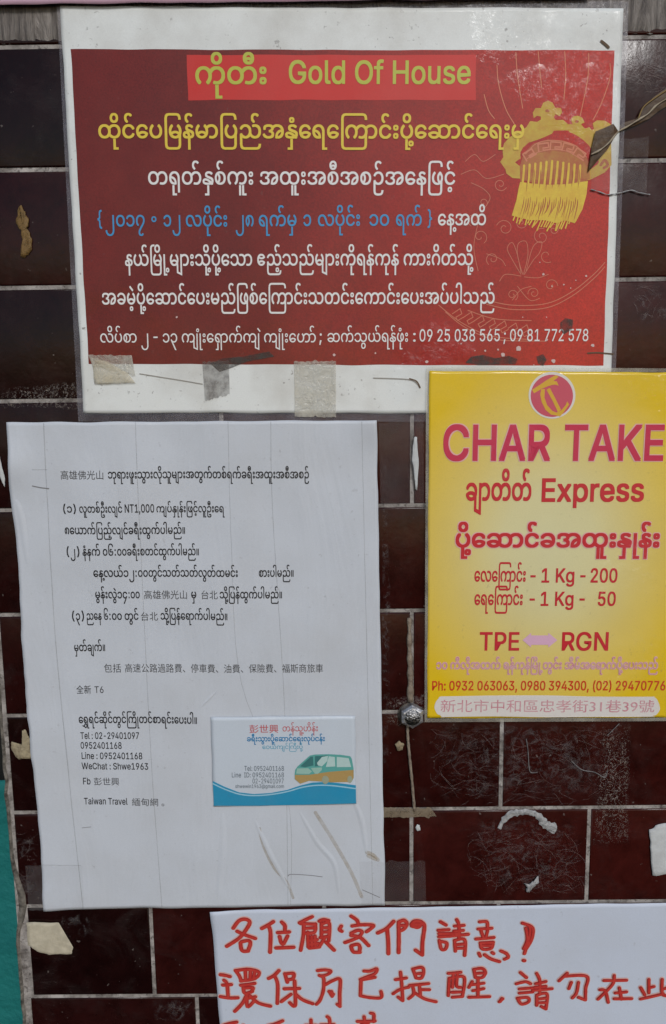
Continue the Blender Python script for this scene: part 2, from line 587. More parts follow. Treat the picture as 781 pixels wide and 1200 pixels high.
# ------------------------------------------------------------------ lettering
# outlines of the Burmese letter shapes, quadratic curves (a star marks a control point)
GLYPHS = {
    4: '184,-10 148,14* 89,96* 55,201* 55,258 55,344* 128,473* 254,546* 332,546 408,546* 524,481* 560,426 599,485* 718,546* 792,546 878,546* 1002,472* 1069,347* 1069,268 1069,184* 1002,59* 886,-9* 811,-9 765,-9* 699,3* 670,17 702,83 740,64* 796,64 879,64* 978,174* 978,266 978,358* 882,471* 793,471 728,471* 636,401* 597,339 607,300* 607,258 607,164* 534,29* 478,-10 427,54 470,89* 516,189* 516,256 516,355* 415,471* 332,471 248,471* 146,356* 146,256 146,189* 192,89* 235,54',
    5: '325,-10 259,-10* 146,37* 68,123* 52,182 121,228* 244,269* 309,269 374,269* 481,232* 521,201 530,234* 530,270 530,331* 479,422* 388,472* 327,472 261,472* 158,409* 130,347 60,383 88,456* 231,546* 325,546 416,546* 548,473* 621,347* 621,269 621,191* 549,65* 417,-10*|147,154 177,109* 270,64* 328,64 386,64* 465,104* 489,136 456,163* 366,196* 306,196 261,196* 181,171*',
    6: '184,-10 148,14* 89,96* 55,201* 55,258 55,343* 128,473* 255,546* 335,546 416,546* 542,472* 613,342* 613,258 613,203* 579,99* 521,15* 484,-10 433,54 476,89* 522,189* 522,256 522,324* 474,420* 390,472* 335,472 280,472* 194,420* 146,323* 146,256 146,189* 192,89* 235,54',
    8: '341,-10 251,-10* 123,62* 55,189* 55,269 55,348* 126,473* 254,546* 341,546 401,546* 503,505* 578,432* 595,383 525,347 499,409* 401,472* 339,472 280,472* 193,421* 146,330* 146,270 146,211* 196,117* 283,64* 339,64 401,64* 499,127* 525,189 595,153 578,105* 503,31* 401,-10*',
    9: '334,-10 249,-10* 124,63* 55,189* 55,268 55,347* 124,473* 251,546* 337,546 422,546* 549,474* 619,349* 619,268 619,187* 547,61* 418,-10*|334,63 393,63* 480,114* 528,206* 528,266 528,359* 423,472* 335,472 294,472* 257,457 293,421* 339,327* 339,265 339,206* 296,113* 261,77 296,63*|136,266 136,220* 169,144* 197,117 258,176* 258,265 258,307* 227,383* 195,416 167,388* 136,311*',
    10: '325,-10 259,-10* 146,37* 68,123* 52,182 121,228* 244,269* 309,269 374,269* 481,232* 521,201 530,234* 530,270 530,331* 479,422* 388,472* 327,472 261,472* 158,409* 130,347 60,383 88,456* 230,546* 325,546 399,546* 515,496* 554,453 599,499* 709,546* 788,546 874,546* 1001,475* 1072,349* 1072,268 1072,186* 999,61* 870,-10* 785,-10 706,-10* 591,42* 555,85 517,41* 400,-10*|621,269 621,207* 598,153 626,114* 723,64* 784,64 875,64* 981,175* 981,266 981,361* 880,472* 790,472 731,472* 634,435* 597,385 621,331*|147,154 177,109* 270,64* 328,64 386,64* 465,104* 489,136 456,163* 366,196* 306,196 261,196* 181,171*',
    14: '333,-10 291,-10* 213,16* 180,39 180,-269 180,-329* 234,-394* 292,-394 851,-394 910,-394* 963,-329* 963,-269 963,-253 1052,-253 1052,-256 1052,-467* 847,-467 296,-467 91,-467* 91,-253 91,153 161,189 187,127* 282,64* 335,64 389,64* 469,117* 513,211* 513,270 513,360* 420,472* 335,472 282,472* 187,409* 161,347 91,383 109,432* 182,505* 280,546* 333,546 418,546* 539,473* 604,348* 604,269 604,229* 596,193 627,129* 717,64* 784,64 867,64* 963,178* 963,270 963,363* 866,472* 786,472 732,472* 694,454 662,520 690,534* 755,546* 800,546 874,546* 989,478* 1054,353* 1054,268 1054,188* 986,62* 865,-10* 783,-10 715,-10* 599,47* 561,104 527,51* 412,-10*',
    20: '324,-10 244,-10* 123,63* 55,189* 55,268 55,347* 123,473* 246,546* 327,546 406,546* 525,483* 560,430 599,487* 720,546* 792,546 877,546* 1001,472* 1069,347* 1069,268 1069,184* 1002,59* 886,-10* 810,-10 764,-10* 698,2* 669,16 701,82 740,64* 796,64 878,64* 978,173* 978,266 978,359* 879,472* 794,472 737,472* 633,405* 598,343 607,305* 607,264 607,184* 537,60* 410,-10*|327,64 416,64* 515,174* 515,262 515,356* 418,472* 328,472 275,472* 192,421* 146,329* 146,266 146,205* 194,114* 277,64*',
    21: '329,-10 247,-10* 123,63* 55,189* 55,268 55,347* 124,473* 249,546* 332,546 406,546* 519,489* 555,441 600,493* 711,545* 792,545 877,545* 1002,472* 1070,347* 1070,268 1070,187* 1001,61* 875,-10* 787,-10 709,-10* 594,46* 557,97 520,47* 403,-10*|332,64 418,64* 517,176* 517,266 517,358* 420,472* 333,472 249,472* 146,360* 146,266 146,205* 195,114* 279,64*|609,268 609,219* 596,175 621,124* 721,63* 788,63 877,63* 979,176* 979,266 979,361* 882,472* 794,472 733,472* 634,427* 595,363 609,318*',
    24: '267,-467 267,-10 233,-10 128,-10* 34,71* 34,132 34,173* 75,234* 144,268* 185,268 267,268* 347,167* 354,64 400,68* 450,108* 450,151 450,189* 368,241* 292,267 217,293* 152,359* 152,410 152,449* 196,510* 268,546* 310,546 356,546* 417,529* 466,496* 493,470 441,414 408,447* 354,474* 314,474 282,474* 236,440* 236,414 236,383* 297,346* 360,325 417,306* 495,263* 535,201* 535,153 535,77* 435,-1* 356,-8 356,-467|231,63 267,63 267,64 267,133* 216,194* 178,194 153,194* 112,164* 112,131 112,100* 173,63*',
    25: '338,-10 256,-10* 128,64* 55,194* 55,278 55,361* 125,504* 184,546 235,482 192,447* 146,348* 146,280 146,180* 252,64* 338,64 424,64* 529,181* 529,280 529,348* 480,447* 433,482 483,546 525,519* 587,434* 621,332* 621,278 621,193* 547,63* 419,-10*',
    26: '337,-10 255,-10* 128,64* 55,194* 55,278 55,361* 125,504* 184,546 235,482 192,447* 146,348* 146,280 146,214* 194,117* 281,64* 337,64 376,64* 411,77 378,114* 332,220* 332,287 332,373* 403,500* 473,545 545,498* 620,357* 620,278 620,193* 546,63* 419,-10*|412,287 412,239* 444,151* 476,119 505,147* 539,229* 539,280 539,330* 503,411* 474,443 440,411* 412,339*',
    28: '304,-10 244,-10* 142,31* 68,105* 50,153 120,189 146,127* 244,64* 306,64 362,64* 448,117* 497,211* 497,270 497,360* 394,472* 306,472 244,472* 146,409* 120,347 50,383 68,432* 142,505* 244,546* 304,546 384,546* 506,482* 542,428 584,486* 712,546* 792,546 878,546* 1002,472* 1069,347* 1069,268 1069,184* 1001,59* 882,-9* 803,-9 745,-9* 678,6* 654,16 686,82 731,64* 796,64 879,64* 978,174* 978,266 978,358* 878,471* 793,471 717,471* 612,407* 579,343 588,308* 588,269 588,189* 520,62* 393,-10*',
    29: '338,-10 256,-10* 128,64* 55,194* 55,278 55,361* 125,504* 184,546 235,482 192,447* 146,348* 146,280 146,244* 154,212 189,244* 279,280* 337,280 394,280* 485,244* 521,211 529,243* 529,280 529,348* 480,447* 433,482 483,546 525,519* 587,434* 621,332* 621,278 621,193* 547,63* 419,-10*|337,209 248,209* 182,144 207,106* 287,64* 338,64 389,64* 468,106* 493,144 463,176* 383,209*',
    30: '333,-10 254,-10* 128,64* 55,194* 55,278 55,361* 125,504* 184,546 235,482 192,447* 146,348* 146,280 146,214* 194,117* 278,64* 333,64 387,64* 470,117* 517,214* 517,280 517,348* 470,447* 426,482 476,546 517,519* 576,434* 609,332* 609,278 609,234* 599,193 634,131* 738,64* 795,64 880,64* 979,177* 979,270 979,363* 879,472* 797,472 741,472* 702,454 670,520 699,534* 765,546* 811,546 887,546* 1003,477* 1070,353* 1070,268 1070,190* 1002,64* 878,-10* 793,-10 720,-10* 599,49* 560,107 524,52* 406,-10*',
    31: '509,-467 509,266 509,327* 464,419* 383,472* 327,472 261,472* 171,400* 154,336 284,324* 432,155* 432,9 409,2* 353,-10* 323,-10 242,-10* 122,62* 55,188* 55,268 55,349* 123,474* 245,546* 326,546 410,546* 531,473* 597,348* 597,268 597,-399 722,-399 722,-467|326,64 338,64* 350,65 341,156* 233,258* 146,265 146,176* 241,64*',
    32: '309,-10 235,-10* 120,59* 55,184* 55,268 55,346* 121,472* 242,546* 326,546 402,546* 511,479* 583,363* 602,290 631,181* 728,65* 810,65 858,65* 935,115* 980,208* 980,270 980,364* 883,472* 803,472 749,472* 711,454 679,520 707,534* 772,546* 817,546 891,546* 1005,478* 1071,353* 1071,268 1071,189* 1004,63* 885,-10* 807,-10 691,-10* 561,123* 524,245 487,367* 391,471* 321,471 242,471* 146,358* 146,266 146,174* 243,64* 323,64 378,64* 415,82 447,16 419,2* 354,-10*',
    33: '334,-10 249,-10* 124,63* 55,189* 55,268 55,347* 124,473* 251,546* 337,546 423,546* 550,472* 619,346* 619,268 619,187* 547,61* 418,-10*|337,64 395,64* 480,115* 527,206* 527,266 527,358* 426,472* 338,472 250,472* 146,360* 146,266 146,205* 195,114* 282,64*',
    34: '305,-10 216,-10* 78,80* 50,153 120,189 147,127* 243,64* 306,64 365,64* 451,119* 498,212* 498,270 498,331* 450,421* 364,472* 306,472 243,472* 147,409* 120,347 50,383 78,457* 216,546* 304,546 392,546* 519,474* 589,351* 589,273 589,233* 580,196 615,140* 713,65* 786,65 846,65* 934,117* 981,210* 981,270 981,362* 877,472* 790,472 731,472* 690,454 658,520 687,534* 757,546* 804,546 882,546* 1003,477* 1072,353* 1072,268 1072,186* 998,61* 868,-10* 783,-10 707,-10* 583,50* 542,109 508,56* 388,-10*',
    35: '331,-10 251,-10* 126,64* 55,194* 55,278 55,361* 125,504* 184,546 235,482 192,447* 146,348* 146,280 146,180* 249,64* 331,64 414,64* 516,180* 516,280 516,348* 469,447* 425,482 476,546 535,504* 568,439 606,490* 723,546* 791,546 876,546* 1000,473* 1068,347* 1068,268 1068,184* 1001,59* 884,-10* 809,-10 763,-10* 697,2* 668,16 700,82 739,64* 795,64 879,64* 978,175* 978,266 978,327* 933,419* 850,471* 792,471 728,471* 636,405* 600,344 607,307* 607,266 607,191* 537,66* 412,-10*',
    37: '300,-10 203,-10* 75,69* 49,140 119,176 142,116* 239,62* 300,62 389,62* 469,113* 469,157 469,191* 410,243* 348,243 336,243 336,315 341,315 386,315* 454,359* 454,397 454,429* 411,462* 345,474* 308,474 272,474* 206,459* 164,429* 164,404 164,385* 177,372 108,334 97,350* 81,384* 81,407 81,469* 204,546* 308,546 385,546* 488,511* 513,480 547,509* 651,546* 722,546 808,546* 939,474* 1013,348* 1013,268 1013,189* 947,63* 827,-10* 745,-10 715,-10* 659,2* 636,9 636,153* 783,324* 912,336 894,401* 793,471* 718,471 661,471* 573,436* 538,402 537,356* 488,303* 438,287 438,282 503,263* 557,195* 557,146 557,71* 425,-10*|736,64 828,64* 921,176* 921,265 832,256* 724,154* 719,64 723,64* 732,64*',
    42: '333,-10 282,-10* 209,15* 179,42 179,-269 179,-329* 233,-394* 291,-394 405,-394 453,-394* 514,-354* 514,-316 514,-278* 471,-244* 447,-244 418,-244* 380,-266* 363,-283 308,-231 339,-202* 403,-170* 452,-170 517,-170* 604,-250* 604,-315 604,-390* 500,-467* 403,-467 296,-467 91,-467* 91,-258 91,153 161,189 186,127* 276,64* 334,64 417,64* 513,175* 513,270 513,361* 415,472* 334,472 276,472* 186,409* 161,347 91,383 118,458* 248,546* 333,546 416,546* 537,475* 604,350* 604,269 604,190* 537,64* 416,-10*|332,626 278,626* 196,676* 151,761* 151,814 151,866* 196,951* 278,1002* 334,1002 391,1002* 474,950* 518,863* 518,810 518,758* 472,675* 389,626*|231,812 231,805* 232,798 251,816* 302,838* 335,838 367,838* 417,818* 438,800 438,801* 438,808 438,862* 383,935* 335,935 286,935* 231,865*|335,693 363,693* 406,719* 419,740 401,755* 359,773* 335,773 312,773* 270,755* 250,739 279,693*',
    43: '326,-10 243,-10* 121,62* 55,188* 55,267 55,349* 122,474* 244,546* 326,546 419,546* 547,456* 576,382 527,349* 407,302* 341,302 281,302* 192,334* 160,357 153,340* 146,292* 146,266 146,243* 154,196* 160,179 192,202* 281,234* 341,234 407,234* 527,187* 576,154 547,81* 419,-10*|344,372 374,372* 445,390* 477,410 427,472* 325,472 274,472* 212,442* 194,419 220,399* 289,372*|325,64 427,64* 477,126 445,146* 374,164* 344,164 289,164* 220,138* 194,117 212,94* 274,64*',
    47: '296,-466 91,-466* 91,-252 91,789 91,1003* 296,1003 618,1003 824,1003* 824,789 824,760 735,760 735,806 735,865* 680,931* 623,931 292,931 234,931* 181,865* 181,806 181,-268 181,-328* 234,-394* 292,-394 623,-394 680,-394* 735,-328* 735,-268 735,153 824,153 824,-252 824,-466* 618,-466',
    48: '-328,-425 -383,-425* -464,-376* -509,-290* -509,-237 -509,-183* -464,-98* -382,-49* -326,-49 -268,-49* -186,-101* -142,-188* -142,-241 -142,-290* -187,-374* -270,-425*|-325,-357 -280,-357* -222,-292* -222,-242 -222,-188* -277,-117* -325,-117 -374,-117* -430,-186* -430,-240 -430,-290* -373,-357*',
    50: '323,-10 242,-10* 122,62* 55,188* 55,268 55,346* 121,472* 242,546* 326,546 410,546* 531,472* 597,346* 597,268 597,191* 531,65* 408,-10*|326,64 380,64* 461,115* 506,206* 506,266 506,358* 410,472* 327,472 244,472* 146,359* 146,266 146,205* 192,114* 274,64*',
    51: '297,-10 212,-10* 81,80* 55,153 125,189 150,127* 240,64* 298,64 381,64* 477,176* 477,270 477,361* 380,472* 298,472 240,472* 150,409* 125,347 55,383 81,457* 212,546* 297,546 380,546* 502,474* 568,349* 568,269 568,189* 500,62* 379,-10*',
    52: '314,-467 233,-467* 111,-397* 43,-275* 43,-198 43,-196 128,-196 128,-200 128,-256* 177,-346* 261,-397* 315,-397 400,-397* 499,-280* 499,-168 499,536 584,536 584,-165 584,-259* 517,-394* 396,-467*',
    53: '380,-467 50,153 120,189 145,127* 235,64* 293,64 376,64* 472,175* 472,270 472,361* 374,472* 293,472 235,472* 145,409* 120,347 50,383 77,458* 207,546* 292,546 375,546* 496,473* 563,348* 563,269 563,188* 496,62* 374,-10* 292,-10 253,-10* 213,5 236,-30* 289,-117* 308,-153 477,-467',
    54: '141,-467 310,-153 322,-131* 355,-74* 390,-17* 405,5 365,-10* 326,-10 244,-10* 122,64* 55,190* 55,269 55,350* 122,475* 244,546* 326,546 412,546* 542,456* 568,383 498,347 473,409* 383,472* 325,472 243,472* 146,361* 146,270 146,176* 242,64* 325,64 383,64* 473,127* 498,189 568,153 238,-467',
    56: '377,-10 285,-10* 157,63* 91,195* 91,282 91,701 91,846* 243,1003* 377,1003 466,1003* 596,937* 668,817* 668,735 668,732 583,732 583,737 583,793* 534,881* 443,933* 380,933 286,933* 176,821* 176,701 176,286 176,176* 283,60* 383,60 443,60* 533,109* 583,197* 583,253 583,267* 569,292* 552,292 527,292* 481,278* 433,263* 403,263 336,263* 257,344* 257,408 257,446* 291,509* 357,547* 404,547 440,547* 498,522* 520,490 459,458 452,469* 422,480* 409,480 377,480* 342,436* 342,408 342,373* 381,330* 409,330 434,330* 480,347* 531,364* 562,364 613,364* 668,302* 668,255 668,180* 599,60* 469,-10*',
    57: '357,-467 280,-467* 198,-378* 198,-310 198,-276* 213,-215* 251,-146* 317,-54* 367,12 410,68* 472,155* 506,242* 506,296 506,347* 460,428* 377,476* 322,476 268,476* 184,423* 135,323* 135,252 135,183* 188,89* 217,71 175,18 147,29* 89,95* 50,193* 50,251 50,342* 116,474* 237,546* 321,546 399,546* 521,482* 591,368* 591,291 591,251* 564,165* 498,55* 439,-21 373,-106* 284,-245* 284,-308 284,-354* 325,-400* 362,-400 416,-400* 442,-338 505,-383 477,-430* 408,-467*',
    58: '200,-11 131,30* 55,176* 55,258 55,344* 126,473* 249,546* 326,546 403,546* 525,474* 597,344* 597,258 597,203* 563,99* 505,15* 468,-10 417,54 460,89* 506,189* 506,256 506,357* 406,472* 326,472 284,472* 249,457 285,421* 331,324* 331,257 331,122*|136,256 136,208* 165,130* 190,99 214,132* 250,209* 250,256 250,299* 222,385* 190,415 136,355*',
    61: '91,0 91,536 179,536 179,0|282,0 282,536 370,536 370,0',
    198: '296,-466 91,-466* 91,-252 91,789 91,1003* 296,1003 1072,1003 1277,1003* 1277,789 1277,760 1188,760 1188,806 1188,865* 1134,931* 1077,931 292,931 234,931* 181,865* 181,806 181,-268 181,-328* 234,-394* 292,-394 1077,-394 1134,-394* 1188,-328* 1188,-268 1188,153 1277,153 1277,-252 1277,-466* 1072,-466',
    199: '296,-466 91,-466* 91,-252 91,789 91,1003* 296,1003 379,1003 379,931 292,931 234,931* 181,865* 181,806 181,-268 181,-328* 234,-394* 292,-394 624,-394 681,-394* 735,-328* 735,-268 735,153 824,153 824,-252 824,-466* 619,-466',
    200: '296,-466 91,-466* 91,-252 91,789 91,1003* 296,1003 683,1003 683,931 292,931 234,931* 181,865* 181,806 181,-268 181,-328* 234,-394* 292,-394 1077,-394 1134,-394* 1188,-328* 1188,-268 1188,153 1277,153 1277,-252 1277,-466* 1072,-466',
    209: '-368,-467 -368,-49 -279,-49 -279,-399 -154,-399 -154,-467',
    210: '81,-467 81,536 169,536 169,-399 295,-399 295,-467',
    228: '333,-10 291,-10* 213,16* 180,39 180,-269 180,-329* 234,-394* 292,-394 403,-394 462,-394* 515,-329* 515,-269 515,-253 604,-253 604,-256 604,-467* 399,-467 296,-467 91,-467* 91,-253 91,153 161,189 187,127* 282,64* 335,64 389,64* 469,117* 513,211* 513,270 513,360* 420,472* 335,472 282,472* 187,409* 161,347 91,383 109,432* 182,505* 280,546* 333,546 418,546* 539,473* 604,348* 604,269 604,189* 541,62* 420,-10*',
    262: '288,-10 188,-10* 77,30* 34,95* 34,132 34,167* 76,218* 147,247* 190,247 240,247* 351,203* 453,135* 490,99 507,119* 507,151 507,191* 409,243* 313,274 239,298* 167,362* 167,411 167,450* 215,511* 299,546* 352,546 405,546* 477,526* 531,492* 555,471 501,415 466,444* 397,475* 358,475 308,475* 251,442* 251,415 251,387* 308,352* 367,335 452,311* 552,263* 596,201* 596,153 596,84* 551,44 578,18 507,-16 480,6 426,-10* 349,-10|268,63 359,63 387,63* 409,66 385,86* 309,136* 222,173* 183,173 151,173* 112,151* 112,128 112,100* 183,63*',
    277: '509,-467 509,266 509,327* 464,419* 383,472* 327,472 261,472* 171,400* 154,336 284,324* 432,155* 432,9 409,2* 353,-10* 323,-10 242,-10* 122,62* 55,188* 55,268 55,349* 123,474* 245,546* 326,546 410,546* 531,473* 597,348* 597,268 597,-467|326,64 339,64* 351,65 344,155* 233,258* 146,265 146,176* 241,64*',
    360: '-287,-467 -287,-49 -199,-49 -199,-399 -74,-399 -74,-467|-448,-467 -448,-49 -360,-49 -360,-467',
    362: '-327,-425 -374,-425* -449,-385* -497,-318* -504,-279 -534,-315* -593,-315 -633,-315* -707,-276* -727,-229 -667,-199 -653,-227* -616,-250* -590,-250 -562,-250* -514,-209* -495,-160 -476,-111* -389,-49* -326,-49 -267,-49* -185,-101* -141,-188* -141,-241 -141,-290* -186,-374* -269,-425*|-324,-357 -279,-357* -221,-292* -221,-242 -221,-187* -279,-117* -325,-117 -372,-117* -429,-185* -429,-239 -429,-291* -371,-357*',
    367: '91,0 91,780 91,851* 33,936* -29,936 -83,936* -149,862* -149,787 -149,771 -234,771 -234,785 -234,852* -183,949* -90,1003* -29,1003 69,1003* 176,877* 176,766 176,0',
    368: '146,-10 101,-10* 36,2* 8,16 40,82 78,64* 132,64 215,64* 309,177* 309,271 309,330* 261,421* 172,473* 112,473 54,473* -59,416* -113,353 -165,408 -111,471* 21,546* 111,546 195,546* 326,473* 401,349* 401,270 401,189* 333,62* 218,-10*',
    369: '-306,626 -360,626* -442,676* -487,761* -487,814 -487,866* -442,951* -360,1002* -304,1002 -247,1002* -164,950* -120,863* -120,810 -120,758* -166,675* -249,626*|-303,693 -258,693* -200,759* -200,808 -200,862* -255,935* -303,935 -352,935* -407,865* -407,812 -407,761* -351,693*',
    370: '-306,626 -360,626* -442,676* -487,761* -487,814 -487,866* -442,951* -360,1002* -304,1002 -247,1002* -164,950* -120,863* -120,810 -120,758* -166,675* -249,626*|-407,812 -407,805* -406,798 -387,816* -336,838* -303,838 -271,838* -221,818* -200,800 -200,801* -200,808 -200,862* -255,935* -303,935 -352,935* -407,865*|-303,693 -275,693* -232,719* -219,740 -237,755* -279,773* -303,773 -326,773* -368,755* -388,739 -359,693*',
    372: '326,-10 245,-10* 122,65* 52,191* 52,269 52,347* 123,473* 247,546* 326,546 421,546* 545,456* 568,383 498,347 476,409* 392,472* 324,472 274,472* 192,422* 143,331* 143,270 143,234* 152,201 192,232* 292,269* 342,269 413,269* 519,228* 576,182 557,94* 426,-10*|345,196 299,196* 216,162* 182,135 204,103* 274,64* 323,64 383,64* 459,109* 481,154 457,171* 394,196*',
    373: '-196,607 -396,803 -345,858 -147,664',
    377: '-324,628 -373,628* -433,683* -433,734 -433,784* -373,840* -324,840 -276,840* -213,785* -213,735 -213,684* -276,628*|-323,681 -300,681* -270,709* -270,734 -270,759* -300,787* -323,787 -346,787* -376,759* -376,734 -376,709* -349,681*',
    378: '-324,-322 -373,-322* -433,-267* -433,-216 -433,-166* -373,-110* -324,-110 -276,-110* -213,-166* -213,-215 -213,-266* -276,-322*|-323,-269 -300,-269* -270,-241* -270,-216 -270,-191* -300,-163* -323,-163 -346,-163* -376,-191* -376,-216 -376,-269*',
    379: '172,324 123,324* 63,379* 63,430 63,480* 123,536* 172,536 220,536* 283,480* 283,431 283,380* 220,324*|173,377 196,377* 226,405* 226,430 226,455* 196,483* 173,483 150,483* 120,455* 120,430 120,377*|172,-11 123,-11* 63,44* 63,95 63,145* 123,201* 172,201 220,201* 283,145* 283,96 283,45* 220,-11*|173,42 196,42* 226,70* 226,95 226,120* 196,148* 173,148 150,148* 120,120* 120,95 120,70* 147,42*',
    381: '-371,626 -422,654* -486,753* -486,819 -486,876* -438,958* -356,1002* -304,1002 -253,1002* -172,960* -149,921 -206,877 -222,904* -272,935* -303,935 -352,935* -406,867* -406,819 -406,767* -357,698* -327,678',
    382: '176,-467 -165,-346 -165,153 -80,153 -80,-303 91,-365 91,536 176,536',
    384: '-482,-467 -482,-399 -357,-399 -357,-49 -269,-49 -269,-467',
    394: '19,-322 -30,-322* -90,-267* -90,-216 -90,-166* -30,-110* 19,-110 67,-110* 130,-166* 130,-215 130,-266* 67,-322*|20,-269 43,-269* 73,-241* 73,-216 73,-191* 43,-163* 20,-163 -3,-163* -33,-191* -33,-216 -33,-269*|-234,-467 -234,-49 -146,-49 -146,-399 -21,-399 -21,-467|-395,-467 -395,-49 -307,-49 -307,-467',
    395: '21,-322 -28,-322* -88,-267* -88,-216 -88,-166* -28,-110* 21,-110 69,-110* 132,-166* 132,-215 132,-266* 69,-322*|22,-269 45,-269* 75,-241* 75,-216 75,-191* 45,-163* 22,-163 -1,-163* -31,-191* -31,-216 -31,-269*|-233,-467 -233,-49 -144,-49 -144,-399 -19,-399 -19,-467',
    396: '81,-467 81,536 169,536 169,-399 295,-399 295,-467|333,-322 284,-322* 224,-267* 224,-216 224,-166* 284,-110* 333,-110 381,-110* 444,-166* 444,-215 444,-266* 381,-322*|334,-269 357,-269* 387,-241* 387,-216 387,-191* 357,-163* 334,-163 311,-163* 281,-191* 281,-216 281,-269*',
    420: '509,-345 509,266 509,327* 464,419* 383,472* 327,472 261,472* 171,400* 154,336 284,324* 432,155* 432,9 409,2* 353,-10* 323,-10 242,-10* 122,62* 55,188* 55,268 55,349* 123,474* 245,546* 326,546 410,546* 531,473* 597,348* 597,268 597,-345|326,64 338,64* 350,65 346,152* 232,257* 146,265 146,176* 241,64*',
    '(': '125,296 125,376* 157,550* 214,712* 250,772 336,772 298,695* 243,529* 214,368* 214,296 214,231* 240,99* 294,-49* 336,-136 250,-136 188,-30* 125,189*',
    ')': '55,-136 98,-47* 152,102* 177,234* 177,296 177,368* 147,529* 93,695* 55,772 140,772 177,712* 234,550* 266,375* 266,296 266,188* 201,-32* 140,-136',
    ',': '53,-175 96,102 196,102 120,-175',
    '-': '482,351 482,270 163,270 163,351',
    '.': '136,-6 109,-6* 70,32* 70,60 70,87* 109,125* 136,125 164,125* 202,87* 202,60 202,32* 164,-6*',
    '0': '324,-10 243,-10* 129,78* 69,245* 69,363 69,481* 130,648* 244,737* 324,737 405,737* 519,648* 579,481* 579,363 579,245* 520,78* 406,-10*|324,71 377,71* 452,140* 490,271* 490,363 490,457* 452,587* 377,657* 324,657 271,657* 197,587* 158,457* 158,363 158,271* 197,140* 271,71*',
    '1': '110,0 110,78 560,78 560,0|396,728 396,0 305,0 305,642 300,642 124,511 124,611 282,728',
    '2': '92,0 92,67 334,329 375,373* 428,439* 456,500* 456,533 456,571* 419,627* 358,657* 319,657 277,657* 216,623* 183,562* 183,521 94,521 94,585* 154,683* 256,737* 321,737 386,737* 486,683* 543,591* 543,534 543,495* 515,420* 444,325* 379,257 220,87 220,82 556,82 556,0',
    '3': '310,-10 244,-10* 134,36* 65,123* 61,184 156,184 160,147* 202,97* 270,72* 311,72 355,72* 427,102* 468,162* 468,206 468,245* 432,311* 352,352* 286,352 226,352 226,426 410,640 410,646 97,646 97,728 532,728 532,660 303,396 303,411 382,419* 498,365* 561,266* 561,205 561,143* 496,45* 383,-10*',
    '4': '59,148 59,224 349,728 440,728 157,235 157,229 589,229 589,148|402,0 402,170 402,206 402,454 490,454 490,0',
    '5': '315,-10 251,-10* 150,41* 89,128* 87,184 177,184 180,151* 218,101* 279,72* 315,72 359,72* 428,113* 467,185* 467,231 467,278* 426,352* 355,395* 310,395 276,395* 207,373* 185,356 98,367 141,728 524,728 524,646 219,646 194,434 198,434 221,452* 289,476* 327,476 376,476* 461,440* 523,374* 558,285* 558,232 558,163* 495,53* 386,-10*',
    '6': '324,-10 257,-10* 152,52* 93,161* 93,231 93,283* 138,398* 196,485 361,728 461,728 218,373 209,373 219,393* 256,427* 307,447* 336,447 402,447* 500,392* 555,292* 555,224 555,156* 495,51* 391,-10*|324,70 366,70* 430,110* 467,179* 467,224 467,270* 430,338* 366,377* 324,377 282,377* 217,339* 181,271* 181,226 181,180* 217,110* 282,70*',
    '7': '139,0 462,640 462,646 89,646 89,728 559,728 559,641 236,0',
    '8': '324,-10 250,-10* 137,42* 74,134* 74,193 74,239* 111,318* 176,371* 216,378 216,382 163,396* 101,486* 101,544 101,600* 158,687* 259,737* 324,737 388,737* 488,687* 546,600* 546,544 546,486* 483,396* 432,382 432,378 471,371* 536,318* 574,239* 574,193 574,134* 510,42* 397,-10*|324,71 372,71* 442,103* 481,160* 481,198 481,239* 440,301* 369,336* 324,336 278,336* 207,301* 166,239* 166,198 166,160* 204,103* 275,71*|324,414 362,414* 422,445* 457,500* 457,537 457,574* 423,627* 363,657* 324,657 284,657* 224,627* 190,574* 190,537 190,500* 224,445* 285,414*',
    '9': '324,737 391,737* 496,676* 555,567* 555,497 555,445* 510,329* 452,243 287,0 187,0 430,355 439,355 429,334* 392,301* 341,281* 312,281 246,281* 147,336* 93,436* 93,504 93,572* 153,677* 257,737*|324,658 282,658* 218,618* 181,548* 181,504 181,458* 218,389* 282,350* 324,350 366,350* 431,389* 467,458* 467,502 467,547* 431,618* 366,658*',
    ':': '136,-6 109,-6* 70,32* 70,60 70,87* 109,125* 136,125 164,125* 202,87* 202,60 202,32* 164,-6*|136,389 109,389* 70,427* 70,455 70,482* 109,521* 136,521 164,521* 202,482* 202,455 202,427* 164,389*',
    ';': '53,-175 96,102 196,102 120,-175|148,389 121,389* 82,427* 82,455 82,482* 121,521* 148,521 175,521* 214,482* 214,455 214,427* 175,389*',
    '@': '510,-193 401,-193* 233,-133* 118,-19* 60,149* 60,256 60,360* 119,525* 233,641* 396,702* 500,702 600,702* 752,637* 854,526* 906,387* 906,312 906,260* 896,155* 862,68* 795,15* 738,15 713,15* 653,30* 608,66* 604,97 600,97 587,65* 521,18* 466,18 401,18* 314,83* 270,192* 270,261 270,327* 322,430* 413,490* 471,490 518,490* 581,456* 594,438 599,438 599,479 676,479 676,157 676,127* 709,83* 740,83 776,83* 814,132* 829,234* 829,313 829,374* 788,488* 706,579* 581,632* 497,632 413,632* 281,581* 189,483* 141,343* 141,254 141,164* 189,24* 284,-72* 422,-122* 513,-122 552,-122* 627,-107* 686,-89* 700,-84 721,-153 698,-162* 627,-181* 547,-193*|470,93 517,93* 575,131* 602,208* 602,265 602,324* 573,390* 515,417* 472,417 432,417* 375,375* 345,306* 345,265 345,220* 370,141* 424,93*',
    'A': '25,0 290,728 397,728 665,0 567,0 413,432 398,472* 361,591* 334,684 352,684 325,590* 287,469* 274,432 124,0|158,203 158,284 532,284 532,203',
